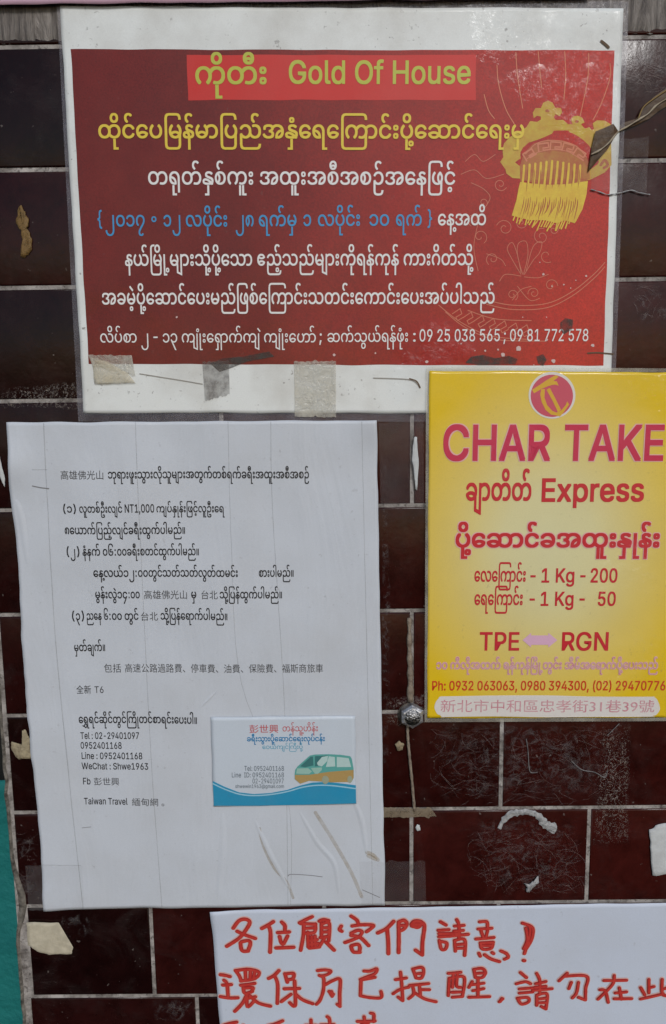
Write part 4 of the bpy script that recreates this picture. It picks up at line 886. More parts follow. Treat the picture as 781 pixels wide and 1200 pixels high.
def lettering(sheet, name, pieces, size, mat, parent, lift=0.0002, off=0.0, label=None, single=False):
    """one printed line; pieces = (text, left x, left baseline y, right x, right baseline y) in picture pixels"""
    V, F = [], []
    for (t, xa, ya, xb, yb) in pieces:
        v, f = burmese(t) if is_burmese(t) else latin(t)
        if not v:
            continue
        v, f = embolden(v, f, off)
        u0 = min(p[0] for p in v); u1 = max(p[0] for p in v)
        A, B = P(xa, ya), P(xb, yb)
        d = B - A
        u = d / max(u1 - u0, 1e-6)
        up = Vector((-d.z, 0, d.x)).normalized() * (size * scale_at((xa + xb) / 2, ya))
        b = len(V)
        for p in v:
            w = A + u * (p[0] - u0) + up * p[1]
            V.append((w.x, -(sheet.at(w.x, w.z) + lift + p[2] * 4e-6), w.z))
        F += [tuple(b + k for k in q) for q in f]
    # face the room
    G = []
    for q in F:
        a, c, d_ = [Vector(V[k]) for k in q[:3]]
        G.append(q if (c - a).cross(d_ - a).y < 0 else q[::-1])
    o = mesh(name, V, G, mat, parent, smooth=False)
    if label:
        o['label'] = label
    return o

# ------------------------------------------------------------------ red laminated poster
FILM_SPOTS = [(0.118, 0.100, 0.055), (0.135, 0.055, 0.03), (0.05, -0.085, 0.03)]
def red_print():
    m, nt, b = new_mat('red_print')
    v = coords(nt)
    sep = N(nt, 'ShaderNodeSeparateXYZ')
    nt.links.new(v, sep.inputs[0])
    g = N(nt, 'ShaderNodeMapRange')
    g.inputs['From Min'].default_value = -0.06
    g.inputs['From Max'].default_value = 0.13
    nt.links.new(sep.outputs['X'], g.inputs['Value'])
    c = mixc(nt, g.outputs[0], (0.165, 0.010, 0.006), (0.52, 0.022, 0.012))  # print brightens to the right, with some of the film's haze put into the red
    cloud = ramp(nt, noise_tex(nt, v, 30, 4, 0.6), [(0.35, 0.86), (0.7, 1.1)])
    c = mixc(nt, 1.0, c, cloud, 'MULTIPLY')
    weave = ramp(nt, noise_tex(nt, v, 1100, 2, 0.7), [(0.3, 0.72), (0.7, 1.12)])
    c = mixc(nt, 1.0, c, weave, 'MULTIPLY')
    put_col(nt, b, dirt_on(nt, c, v, 0.35, (0.30, 0.07, 0.05)))
    b.inputs['Roughness'].default_value = 0.5
    b.inputs['Specular IOR Level'].default_value = 0.2
    b.inputs['Coat Weight'].default_value = 0.42
    b.inputs['Coat Roughness'].default_value = 0.14
    nt.links.new(film_bump(nt, v, 1.0), b.inputs['Coat Normal'])
    return m

def lam(name, col, dirt=0.2, var=None):
    return sheet_mat(name, col, 0.5, 0.42, dirt, 0.14, 1.0, var)

FILM_SPOTS = [(0.118, 0.100, 0.055), (0.135, 0.055, 0.03), (0.05, -0.085, 0.03)]
red = thing('poster', 'wide red laminated notice printed Gold Of House, with a gold lantern and a white border', 'poster', P(400, 250))
S1 = Sheet(0.0010, 0.0007, 0.075, 1)
FO = [(68, 2), (736, 3), (719, 494), (93, 494)]
FI = [(71.5, 9), (729.5, 11), (714, 484), (99.5, 484)]
M_WHITE1 = sheet_mat('laminated_white', (0.74, 0.765, 0.75), 0.5, 0.5, 1.4, 0.14, 1.0)
S1.grid('paper', FI, M_WHITE1, red, 0.0, 150, 110, 0.0003)
M_FILM = film_mat('laminate_film', (0.38, 0.37, 0.42), 0.30, 0.16, 0.6)
S1.ring('film_border', FO, FI, M_FILM, red, 0.0)
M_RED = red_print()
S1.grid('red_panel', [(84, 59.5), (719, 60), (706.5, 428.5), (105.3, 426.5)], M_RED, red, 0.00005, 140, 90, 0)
S1.grid('title_box', [(220, 66), (557, 65.5), (557.5, 118), (221, 118.5)], lam('title_red', (0.58, 0.022, 0.014), 0.2), red, 0.00010, 60, 14, 0)
M_YEL = lam('print_yellow', (0.74, 0.55, 0.045))
M_OLV = lam('print_olive', (0.48, 0.50, 0.06))
M_WTX = lam('print_white', (0.78, 0.76, 0.74))
M_BLU = lam('print_blue', (0.045, 0.28, 0.55))
M_GOLD = lam('print_gold', (0.52, 0.27, 0.025), 0.2, (0.56, 0.40, 0.035))
M_GOLD2 = lam('print_bright_gold', (0.74, 0.54, 0.04), 0.1, (0.66, 0.40, 0.035))
M_LINE = lam('print_pale_line', (0.62, 0.20, 0.10))
M_LINE2 = lam('print_faint_line', (0.58, 0.17, 0.10))
M_DKRED = lam('print_orange_red', (0.44, 0.14, 0.03), 0.2, (0.40, 0.06, 0.02))

# the printed lantern
def Lz(x, y):
    return (575 + x / 5.579, 110 + y / 5.579)
def zz(pts):
    return [Lz(*p) for p in pts]
# long ribs of the big lantern above
S1.lines('lantern_ribs', [
    [(582, 78), (584, 100), (592, 128), (602, 146)], [(604, 63), (606, 90), (612, 128)], [(630, 62), (632, 84), (634, 104)],
    [(661, 62), (662, 90), (660, 118)], [(689, 64), (688, 92), (681, 128), (678, 140)], [(714, 76), (714, 92), (704, 122), (694, 142)],
    [(567, 112), (572, 130), (579, 140)]], 1.0, M_LINE, red, 0.00012)
crown = zz([(95, 500), (60, 450), (80, 420), (75, 370), (85, 330), (120, 290), (190, 250), (230, 225), (255, 185), (300, 190), (325, 175), (325, 155), (300, 150), (278, 165), (272, 130), (290, 100), (325, 100), (340, 65), (370, 52), (400, 65), (418, 98), (455, 100), (462, 130), (445, 152), (420, 140), (408, 160), (420, 178), (470, 178), (500, 205), (530, 205), (520, 175), (535, 155), (565, 150), (595, 165), (608, 195), (585, 205), (610, 235), (640, 225), (655, 245), (670, 235), (662, 200), (690, 180), (740, 182), (780, 205), (785, 470), (740, 520), (650, 565), (590, 580), (400, 540), (200, 560), (140, 555), (100, 525)])
S1.shape('lantern_crown', [crown], M_GOLD, red, 0.00013)
inner = zz([(195, 560), (190, 470), (215, 390), (280, 330), (370, 305), (470, 312), (560, 345), (615, 400), (640, 470), (642, 560), (560, 600), (300, 600)])
S1.shape('lantern_opening', [inner], M_DKRED, red, 0.00017)
key = []
for (kx, ky, rot) in ((250, 400, -0.55), (345, 352, -0.12), (425, 345, 0.08), (505, 358, 0.28), (580, 400, 0.6)):
    c_, s_ = math.cos(rot), math.sin(rot)
    st = [(-38, 28), (-38, -22), (30, -22), (30, 8), (-8, 8), (-8, 22), (38, 22)]
    key.append(zz([(kx + a * c_ - b * s_, ky + a * s_ + b * c_) for a, b in st]))
V, F = [], []
for k_, st in enumerate(key):
    ps = []
    for a, b in zip(st, st[1:]):
        ps = [P(*a), P(*b)]
        ribbon(V, F, ps, 0.9 * scale_at(*a), lambda x, z: S1.at(x, z) + 0.00023 + k_ * 1e-6)
mesh('lantern_key_band', V, F, M_LINE, red, smooth=False)
S1.lines('lantern_band_edge', [zz([(225, 400), (290, 335), (370, 312), (470, 318), (555, 350), (620, 420)]), zz([(235, 430), (300, 390), (400, 372), (500, 385), (600, 445)])], 0.9, M_LINE, red, 0.00022)
rl = random.Random(5)
fr, fr2 = [], []
S1.shape('lantern_band', [zz([(188, 470), (225, 430), (300, 395), (400, 378), (500, 390), (590, 435), (640, 500), (636, 560), (400, 560), (190, 575)])], lam('lantern_amber', (0.46, 0.20, 0.03), 0.2, (0.42, 0.09, 0.022)), red, 0.00019)
S1.shape('lantern_tassel', [zz([(190, 580), (250, 590), (380, 600), (500, 595), (630, 575), (622, 660), (595, 760), (545, 850), (480, 830), (430, 850), (350, 830), (250, 830), (135, 800), (165, 700), (180, 620)])], M_GOLD2, red, 0.00021)
for k in range(11):
    t = k / 10
    x = 215 + 365 * t
    y = 470 + 60 * abs(t - 0.5) - 25
    fr.append((zz([(x, y), (x - 4, y + 60), (x - 14, y + 150)]), 2.6))
for k in range(24):
    t = k / 23
    x = 150 + 410 * t
    y = 790 + 95 * math.sin(math.pi * (0.1 + 0.75 * t))
    fr.append((zz([(x + 45, y - 150), (x + 20, y - 60), (x - 8 + rl.uniform(-10, 10), y + rl.uniform(-15, 20))]), 1.5))
for k in range(26):
    x = 215 + 14 * k
    y = 690 + rl.uniform(-15, 25)
    fr2.append((zz([(x, y), (x - 5, y + 50), (x - 26, y + 110 + rl.uniform(-30, 30))]), rl.uniform(0.7, 1.4)))
for k in range(9):
    x = 240 + 42 * k
    fr2.append((zz([(x, 500), (x - 3, 560), (x - 10, 625 + rl.uniform(-20, 20))]), 1.0))
S1.lines('lantern_fringe', fr, 1.8, M_GOLD2, red, 0.00024)
S1.lines('lantern_fringe_gap', fr2, 1.0, M_DKRED, red, 0.00029, taper=True)
for c_ in [zz([(362, 118), (372, 118)]), zz([(555, 188), (562, 188)]), zz([(715, 470), (740, 440), (760, 470), (735, 490)])]:
    S1.lines('lantern_eye', [c_], 3.2, M_DKRED, red, 0.00016)

# pale scrolls and plate pattern printed behind the writing
def curl(cx_, cy_, r, a0, turns, sgn=1, n=16):
    return [(cx_ + r * (1 - 0.8 * k / n) * math.cos(a0 + sgn * turns * 2 * math.pi * k / n), cy_ + r * (1 - 0.8 * k / n) * math.sin(a0 + sgn * turns * 2 * math.pi * k / n)) for k in range(n + 1)]
sw = []
for (cx_, cy_, r, a, tn, s_) in ((586, 217, 8, 0.5, 1.3, 1), (566, 238, 6, 2, 1.2, -1), (591, 268, 10, 3.5, 1.3, 1), (562, 278, 9, 1, 1.1, -1), (634, 278, 10, 5, 1.4, -1), (610, 262, 7, 0, 1.2, 1), (577, 304, 8, 2.2, 1.2, 1), (648, 270, 7, 4, 1.2, 1), (555, 258, 8, 2, 1.0, 1), (600, 346, 7, 1, 1.3, -1), (625, 344, 7, 3, 1.3, 1), (645, 335, 8, 0, 1.1, -1), (640, 300, 9, 1, 0.8, 1)):
    sw.append(curl(cx_, cy_, r, a, tn, s_))
sw += [[(610, 322), (600, 305), (594, 292), (600, 285), (606, 300), (610, 320)], [(612, 322), (606, 300), (607, 286), (616, 284), (618, 300), (613, 322)], [(614, 322), (624, 306), (632, 296), (634, 284), (624, 290), (616, 318)],
       [(610, 324), (592, 322), (585, 330)], [(614, 325), (630, 326), (642, 322)], [(545, 190), (556, 182), (566, 190), (580, 182)], [(540, 205), (556, 200), (570, 210), (590, 205)], [(552, 215), (566, 222), (574, 232), (568, 244)],
       [(560, 262), (555, 290), (560, 318)], [(570, 298), (586, 304), (592, 312)], [(606, 336), (620, 352), (632, 350)], [(600, 352), (610, 340), (622, 336)]]
S1.lines('scroll_pattern', sw, 0.7, M_LINE2, red, 0.00012)
rim = []
for d in (0, 5):
    rim.append([(570, 352 + d), (600, 358 + d), (640, 356 + d), (670, 342 + d), (695, 322 + d), (708, 308 + d)])
rim += [[(514, 358), (540, 378), (575, 394), (620, 398)], [(548, 364), (580, 374), (622, 376)], [(522, 366), (545, 384), (580, 398), (640, 400)]]
for k in range(7):
    x = 530 + 13 * k; y = 368 + 20 * (1 - (1 - k / 7) ** 1.5)
    q = [(x, y), (x + 9, y - 6), (x + 11, y), (x + 4, y + 4), (x + 6, y + 8), (x + 13, y + 4)]
    rim += [[a, b] for a, b in zip(q, q[1:])]
S1.lines('plate_rim_pattern', rim, 0.9, M_LINE2, red, 0.00012)

def burm(sheet, name, txt, x0, y0, x1, y1, size, mat, par, **kw):
    return lettering(sheet, name, [(txt, x0, y0, x1, y1)], size, mat, par, **kw)

lettering(S1, 'printed_line', [('ကိုတီး', 230, 99.5, 313, 99.5), ('Gold Of House', 339, 99, 551, 99)], 34, M_OLV, red, 0.00026, 0.020, 'olive yellow title line')
lettering(S1, 'printed_line', [('ထိုင်ပေမြန်မာပြည်အနှံရေကြောင်းပို့ဆောင်ရေးမှ', 117, 163, 613.5, 163)], 27, M_YEL, red, 0.00036, 0.020, 'yellow line under the title')
lettering(S1, 'printed_line', [('တရုတ်နှစ်ကူး အထူးအစီအစဉ်အနေဖြင့်', 175, 217, 533, 217)], 26, M_WTX, red, 0.00026, 0.014, 'first white line')
lettering(S1, 'printed_line', [('{', 116, 265.5, 121, 265.5), ('၂၀၁၇', 125, 266, 171, 266), ('°', 179, 272, 185, 272), ('၁၂', 193, 266, 212.5, 266), ('လပိုင်း', 219, 266, 267, 266), ('၂၈', 277, 266, 298, 266), ('ရက်မှ', 304, 266, 348, 265.5), ('၁', 356, 265.5, 365, 265.5), ('လပိုင်း', 373, 265.5, 422, 265), ('၁၀', 433, 265, 456, 265), ('ရက်', 464, 265, 494, 265), ('}', 501, 264.5, 506, 264.5)], 23, M_BLU, red, 0.00026, 0.012, 'blue line of dates in braces')
lettering(S1, 'printed_line', [('နေ့အထိ', 513, 264.5, 569, 264.3)], 23, M_WTX, red, 0.00026, 0.014, 'short white words after the blue dates')
lettering(S1, 'printed_line', [('နယ်မြို့များသို့ပို့သော ဧည့်သည်များကိုရန်ကုန် ကားဂိတ်သို့', 148, 312, 554.5, 311)], 23.5, M_WTX, red, 0.00026, 0.014)
lettering(S1, 'printed_line', [('အခမဲ့ပို့ဆောင်ပေးမည်ဖြစ်ကြောင်းသတင်းကောင်းပေးအပ်ပါသည်', 121, 357, 579, 356)], 23.5, M_WTX, red, 0.00026, 0.014)
lettering(S1, 'printed_line', [('လိပ်စာ ၂', 119, 401.5, 175, 401.5), ('-', 181, 401.5, 186, 401.5), ('၁၃ ကျုံးရှောက်ကျဲ ကျုံးဟော်', 192, 401.5, 370.5, 401.3), (';', 374.5, 401, 377.5, 401), ('ဆက်သွယ်ရန်ဖုံး', 384, 401, 478, 400.5), (':', 484, 400.5, 487, 400.5), ('09 25 038 565', 491.5, 400.3, 585, 400), (';', 589.5, 400, 592, 400), ('09 81 772 578', 597, 400, 688.5, 399.8)], 18.8, M_WTX, red, 0.00026, 0.006, 'bottom white line with address and telephone numbers')
# chips in the film and scratches
M_CHIP = plain_mat('torn_film_chip', (0.62, 0.45, 0.42), 0.7)
chips = []
rc = random.Random(3)
for (x, y, r) in ((589, 416, 3), (607, 409, 3.4), (694, 405, 2.4), (648, 423, 2.6), (568, 411, 1.5), (583, 410, 1.3), (500, 424, 2), (640, 398, 2), (556, 411, 1), (540, 403, 1), (660, 334, 1.2), (646, 336, 1), (686, 324, 1.4), (636, 322, 1.6), (632, 308, 0.8), (674, 329, 0.9), (668, 338, 0.9), (440, 414, 1.2), (392, 416, 1.8), (625, 428, 1), (612, 372, 0.8), (640, 372, 0.8), (208, 372, 1.4)):
    chips.append([(x + r * rc.uniform(0.6, 1.1) * math.cos(a * 0.785), y + r * rc.uniform(0.6, 1.1) * math.sin(a * 0.785)) for a in range(8)])
for c_ in chips:
    S1.shape('film_chip', [c_], M_CHIP, red, 0.0003)
M_GRIME = film_mat('grime', (0.06, 0.05, 0.042), 0.8, 0.7, 0.6, 0.38, 0.6, 190)
for c_ in [[(545, 425), (552, 418), (566, 416), (580, 420), (596, 417), (606, 421), (604, 427), (560, 428)], [(656, 378), (662, 373), (671, 375), (670, 386), (660, 392), (656, 386)], [(628, 418), (636, 415), (640, 422), (636, 429), (630, 426)], [(247, 426), (262, 420), (285, 418), (316, 412), (322, 418), (290, 424), (270, 432), (258, 436)]]:
    S1.shape('grime_patch', [c_], M_GRIME, red, 0.00034)
M_FAINT = plain_mat('grey_crease_line', (0.34, 0.32, 0.29), 0.8)
M_SCR = plain_mat('brown_scratch', (0.12, 0.08, 0.05), 0.8)
for c_ in [([(688, 414), (700, 413.5), (718, 415)], 1.6), ([(704, 50), (709, 54), (712, 57)], 3.2), ([(165, 438), (190, 442), (215, 446), (238, 450)], 1.0), ([(438, 443), (470, 444), (484, 446), (491, 452)], 1.1), ([(480, 444), (488, 447), (492, 454)], 1.8)]:
    S1.lines('scratch', [c_], 1.2, M_SCR if c_[1] > 1.2 else M_FAINT, red, 0.0004)

# ------------------------------------------------------------------ yellow laminated poster
FILM_SPOTS = [(0.047, -0.066, 0.034), (0.062, 0.088, 0.03), (-0.02, 0.05, 0.02), (0.045, -0.02, 0.025)]
def yellow_print():
    m, nt, b = new_mat('yellow_print')
    v = coords(nt)
    mp = N(nt, 'ShaderNodeMapping')
    mp.inputs['Location'].default_value = (-0.006, 0, -0.004)
    mp.inputs['Scale'].default_value = (11.5, 0, 9.5)
    nt.links.new(v, mp.inputs['Vector'])
    g = N(nt, 'ShaderNodeTexGradient', gradient_type='SPHERICAL')
    nt.links.new(mp.outputs['Vector'], g.inputs['Vector'])
    f = ramp(nt, g.outputs['Fac'], [(0.0, 0.0), (0.35, 0.35), (0.7, 0.85), (1.0, 0.95)])
    c = mixc(nt, f, (0.74, 0.50, 0.010), (0.70, 0.67, 0.40))
    put_col(nt, b, dirt_on(nt, c, v, 0.4, (0.45, 0.34, 0.16)))
    b.inputs['Roughness'].default_value = 0.5
    b.inputs['Specular IOR Level'].default_value = 0.2
    b.inputs['Coat Weight'].default_value = 0.42
    b.inputs['Coat Roughness'].default_value = 0.12
    nt.links.new(film_bump(nt, v, 1.2), b.inputs['Coat Normal'])
    return m
FILM_SPOTS = [(0.047, -0.066, 0.034), (0.062, 0.088, 0.03), (-0.02, 0.05, 0.02), (0.045, -0.02, 0.025)]
yel = thing('poster', 'yellow laminated CHAR TAKE Express price poster with pink-red lettering and a round emblem', 'poster', P(640, 640))
S2 = Sheet(0.0029, 0.0006, 0.09, 2)
YO = [(499, 430), (788, 432), (781.5, 842.5), (497, 843.5)]
YI = [(502.5, 434.5), (785, 436.5), (778.5, 838.5), (500, 839)]
M_FILM2 = film_mat('clear_film_edge', (0.62, 0.60, 0.50), 0.5, 0.12, 0.5)
S2.grid('paper', YI, yellow_print(), yel, 0, 90, 120, 0.0004)
S2.ring('film_border', YO, YI, M_FILM2, yel, 0.0)
M_MAG = lam('print_magenta', (0.56, 0.022, 0.075), 0.15)
M_PINK = lam('print_pale_pink', (0.74, 0.42, 0.40), 0.1)
M_CRIM = lam('print_crimson', (0.56, 0.022, 0.034), 0.15)
M_ORNG = lam('print_orange_red', (0.60, 0.055, 0.015), 0.15)
M_LIL = lam('print_lilac', (0.70, 0.42, 0.56), 0.1)
M_PALE = lam('print_pale_panel', (0.70, 0.66, 0.62), 0.2)
M_WORN = lam('print_worn_pink', (0.56, 0.20, 0.25), 0.3, (0.64, 0.40, 0.42))
def disc(cx_, cy_, r, n=48):
    return [(cx_ + r * math.cos(2 * math.pi * k / n), cy_ - r * math.sin(2 * math.pi * k / n)) for k in range(n)]
S2.shape('emblem_ring', [disc(645.3, 463.2, 27.2)], M_PALE, yel, 0.00012)
S2.shape('emblem_disc', [disc(645.1, 463.8, 24.6)], lam('emblem_pink', (0.56, 0.07, 0.12), 0.2), yel, 0.00018)
def Ez(p):
    return (610 + p[0] / 11.157, 430 + p[1] / 11.157)
S2.shape('emblem_letters', [[Ez(p) for p in q] for q in (
    [(135, 300), (160, 345), (260, 285), (345, 250), (400, 235), (440, 232), (478, 245), (455, 190), (410, 185), (480, 130), (440, 108), (330, 170), (250, 225)],
    [(322, 300), (365, 275), (430, 400), (510, 560), (470, 590), (400, 440)],
    [(255, 290), (300, 290), (295, 400), (330, 500), (400, 575), (450, 595), (510, 570), (570, 500), (590, 450), (615, 490), (560, 570), (500, 645), (440, 630), (380, 620), (310, 560), (260, 460), (240, 360)])], lam('emblem_gold', (0.66, 0.38, 0.03), 0.1), yel, 0.00024)
ct = [('CHAR', 518.5, 538.5, 643, 538.5), ('TAKE', 659, 538.5, 774.5, 538.5)]
lettering(S2, 'printed_line', ct, 55, M_PINK, yel, 0.00016, 0.050)
lettering(S2, 'printed_line', ct, 55, M_MAG, yel, 0.00026, 0.026, 'big magenta heading CHAR TAKE')
lettering(S2, 'printed_line', [('ချာတိတ်', 545, 585, 621, 585), ('Express', 633, 586.5, 752, 586)], 36, M_CRIM, yel, 0.00022, 0.030)
lettering(S2, 'printed_line', [('ပို့ဆောင်ခအထူးနှုန်း', 532, 639.5, 771, 639.5)], 29, M_PINK, yel, 0.00016, 0.075, 'pale pink rim of the crimson line')
lettering(S2, 'printed_line', [('ပို့ဆောင်ခအထူးနှုန်း', 533, 639.5, 770, 639.5)], 29, M_CRIM, yel, 0.00028, 0.034, 'bold crimson line with a pale rim')
lettering(S2, 'printed_line', [('လေကြောင်း', 555, 679.6, 614.5, 679.6), ('-', 620, 680.5, 626, 680.5), ('1 Kg', 633, 680.7, 671, 680.7), ('-', 678, 680.5, 684, 680.5), ('200', 690, 680.7, 721, 680.7)], 22.5, M_CRIM, yel, 0.00022, 0.022)
lettering(S2, 'printed_line', [('ရေကြောင်း', 555, 706.8, 611, 706.8), ('-', 619, 707.5, 625, 707.5), ('1 Kg', 632, 707.8, 670, 707.8), ('-', 677, 707.5, 683, 707.5), ('50', 698.5, 707.8, 719, 707.8)], 22.5, M_CRIM, yel, 0.00022, 0.022)
lettering(S2, 'printed_line', [('TPE', 561, 759.8, 607, 759.8)], 29.5, M_CRIM, yel, 0.00022, 0.022)
lettering(S2, 'printed_line', [('RGN', 656.5, 759.8, 710.5, 759.8)], 29.5, M_CRIM, yel, 0.00022, 0.022)
S2.shape('double_arrow', [[(611, 748), (621, 739.5), (621, 742.5), (641, 742.5), (641, 739.5), (651.5, 748), (641, 756.5), (641, 753.5), (621, 753.5), (621, 756.5)]], M_LIL, yel, 0.0002)
lettering(S2, 'printed_line', [('၁၀ ကီလိုအထက် ရန်ကုန်မြို့တွင်း အိမ်အရောက်ပို့ပေးသည်', 510.5, 781.5, 768.5, 781.5)], 14.5, M_PINK, yel, 0.00018, 0.055, 'small pale pink line')
lettering(S2, 'printed_line', [('၁၀ ကီလိုအထက် ရန်ကုန်မြို့တွင်း အိမ်အရောက်ပို့ပေးသည်', 511, 781.5, 768, 781.5)], 14.5, M_WORN, yel, 0.00026, -0.012)
lettering(S2, 'printed_line', [('Ph: 0932 063063, 0980 394300, (02) 29470776', 505.8, 806.3, 777, 806.3)], 15.3, M_ORNG, yel, 0.0002, 0.022, 'orange red telephone line')
pan = []
for k in range(13):
    a = math.pi / 2 + math.pi * k / 12
    pan.append((521 + 12 * math.cos(a), 825 - 12.3 * math.sin(a)))
for k in range(13):
    a = -math.pi / 2 + math.pi * k / 12
    pan.append((760 + 11 * math.cos(a), 825.5 - 11.6 * math.sin(a)))
rp = random.Random(8)
pan = smooth_line([(x + rp.uniform(-0.7, 0.7), y + rp.uniform(-0.8, 0.8)) for x, y in pan[:13] + [(580, 836.5), (640, 837.5), (700, 837)] + pan[13:] + [(690, 813), (640, 812), (570, 813)]], 3)
S2.shape('address_panel', [pan], M_PALE, yel, 0.00015)
lettering(S2, 'printed_line', [('新北市中和區忠孝街31巷39號', 515.5, 830.5, 764, 831)], 16.5, M_WORN, yel, 0.00024, -0.004, 'worn pink address line')

# ------------------------------------------------------------------ white typed notice
FILM_SPOTS = []
M_PAPER = sheet_mat('white_paper', (0.56, 0.595, 0.65), 0.45, 0.35, 0.45, 0.3, 1.3)
notice = thing('notice', 'white sheet typed in small black Burmese and Chinese, with a business card stuck on it', 'notice', P(240, 780))
S3 = Sheet(0.0006, 0.0021, 0.06, 3, [(XZ(53, 1062)[0], XZ(53, 1062)[1], 0.014, 0.0022), (XZ(441, 493)[0], XZ(441, 493)[1], 0.012, 0.0016), (XZ(14, 545)[0], XZ(14, 545)[1], 0.012, 0.0018), (XZ(330, 960)[0], XZ(330, 960)[1], 0.02, 0.0008)])
def torn(p, u, w):
    if u < 0.06:
        k = (1 - u / 0.06)
        p = Vector((p.x + k * (0.0006 * noise.noise(Vector((p.z * 90, 1, 0))) + 0.0016 * math.exp(-((w - 0.14) / 0.06) ** 2) * -1 + 0.0008 * math.sin(w * 9)), p.y, p.z))
    return p
S3.grid('paper', [(9, 495), (441.5, 492.5), (451.3, 1058.5), (53, 1063)], M_PAPER, notice, 0, 110, 150, 0.0002, edge=torn)
def ink(name, c):
    return sheet_mat(name, c, 0.5, 0.35, 0.0, 0.3, 1.3)
M_INK = ink('black_ink', (0.02, 0.02, 0.024))
M_GINK = ink('grey_ink', (0.05, 0.05, 0.055))
def typed(*pieces, size=14, off=0.022, mat=None):
    lettering(S3, 'typed_line', pieces, size, mat or M_INK, notice, 0.00012, off)
typed(('高雄佛光山', 73.3, 560.5, 123, 560.5), size=11.5, off=0.0, mat=M_GINK)
typed(('ဘုရားဖူးသွားလိုသူများအတွက်တစ်ရက်ခရီးအထူးအစီအစဉ်', 128.5, 560, 362.5, 560))
typed(('(', 76, 599.8, 79, 599.8), ('၁', 80.5, 599.8, 86.5, 599.8), (')', 88, 599.8, 91, 599.8), ('လူတစ်ဦးလျင်', 95, 599.8, 145, 599.8), ('NT1,000', 148, 599.8, 182, 599.8), ('ကျပ်နှုန်းဖြင့်လူဦးရေ', 184.5, 599.8, 264, 599.8), size=13)
typed(('၈ယောက်ပြည့်လျင်ခရီးထွက်ပါမည်။', 77.8, 625, 217.6, 625))
typed(('(', 80, 650, 83, 650), ('၂', 84.5, 650, 90, 650), (')', 92, 650, 95, 650), ('နံနက် ၀၆', 98.5, 650, 134.5, 650), (':', 136, 650, 137.5, 650), ('၀၀ခရီးစတင်ထွက်ပါမည်။', 139, 650, 233.8, 650))
typed(('နေ့လယ်၁၂', 111, 675, 158.5, 675), (':', 160, 675, 161.5, 675), ('၀၀တွင်သတ်သတ်လွတ်ထမင်း', 163, 675, 279.5, 675))
typed(('စားပါမည်။', 304, 675, 344.5, 675))
typed(('မွန်းလွဲ၁၄', 113, 700, 150.5, 700), (':', 152, 700, 153.3, 700), ('၀၀', 154.5, 700, 165, 700))
typed(('မှ', 225, 700, 231, 700))
typed(('သို့ပြန်ထွက်ပါမည်။', 258.4, 700, 331, 700))
typed(('高雄佛光山', 170, 700.5, 220, 700.5), size=11.5, off=0.0, mat=M_GINK)
typed(('台北', 237, 700.5, 256, 700.5), size=11.5, off=0.0, mat=M_GINK)
typed(('(', 86, 725.3, 89, 725.3), ('၃', 90.5, 725.3, 95.5, 725.3), (')', 97, 725.3, 100, 725.3), ('ညနေ ၆', 103, 725.3, 128, 725.3), (':', 129.5, 725.3, 131, 725.3), ('၀၀ တွင်', 132.5, 725.3, 163.4, 725.3), ('သို့ပြန်ရောက်ပါမည်။', 189, 725.3, 267.4, 725.3))
typed(('台北', 166.5, 725.8, 186, 725.8), size=11.5, off=0.0, mat=M_GINK)
typed(('မှတ်ချက်။', 88.4, 762, 124.3, 762))
typed(('包括', 123, 786.3, 143, 786.3), ('高速公路過路費、停車費、油費、保險費、福斯商旅車', 147.5, 786.3, 379, 786), size=11.5, off=0.0, mat=M_GINK)
typed(('全新', 91, 811, 108, 811), ('T6', 112, 811, 122.5, 811), size=11, off=0.004)
typed(('ရွှေရင်ဆိုင်တွင်ကြိုတင်စာရင်းပေးပါ။', 93.5, 846.3, 232, 846))
for t, x0, x1, y in (('Tel : 02-29401097', 95.5, 164, 864.6), ('0952401168', 95.8, 143.8, 876), ('Line : 0952401168', 97, 168, 888), ('WeChat : Shwe1963', 97, 175, 900)):
    typed((t, x0, y, x1, y), size=10.8, off=0.018)
typed(('Fb', 98.7, 917.6, 107.4, 917.6), size=10.8, off=0.018)
typed(('彭世興', 111.5, 918, 141, 918), size=10.5, off=0.0, mat=M_GINK)
typed(('Taiwan Travel', 100, 940.8, 151, 940.8), size=10.8, off=0.018)
typed(('緬甸網 。', 156, 941.5, 194, 941.5), size=10.5, off=0.0, mat=M_GINK)
# edges of the clear tape and folds running down the sheet
M_EDGE = film_mat('tape_edge_line', (0.26, 0.26, 0.25), 0.30, 0.5, 0.3, 0.3, 0.65, 90)
S3.lines('tape_edge', [([(53, 496), (58, 600), (66, 740), (80, 890), (99, 1061)], 1.1), ([(160, 494), (166, 640), (176, 850), (191, 1060)], 0.8), ([(268, 494), (272, 640), (284, 800), (337, 930), (341, 1058)], 0.7), ([(318, 494), (320, 600), (334, 830), (338, 1058)], 0.8), ([(424, 494), (430, 760), (437, 1057)], 0.7), ([(40, 550), (57, 550)], 0.8), ([(51, 1011), (96, 1012)], 0.9)], 0.8, M_EDGE, notice, 0.00018)
M_CREASE = plain_mat('crease_shadow_line', (0.22, 0.22, 0.23), 0.8)  # flat dark lines drawn on the paper for the shade in its creases
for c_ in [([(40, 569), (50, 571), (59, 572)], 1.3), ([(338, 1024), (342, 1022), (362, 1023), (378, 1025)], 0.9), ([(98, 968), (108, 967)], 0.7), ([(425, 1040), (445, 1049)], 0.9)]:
    S3.lines('crease_shade', [c_], 0.9, M_CREASE, notice, 0.0002)
M_STAIN = film_mat('brown_stain', (0.42, 0.31, 0.16), 0.38, 0.6, 0.4, 0.4, 0.7, 130)
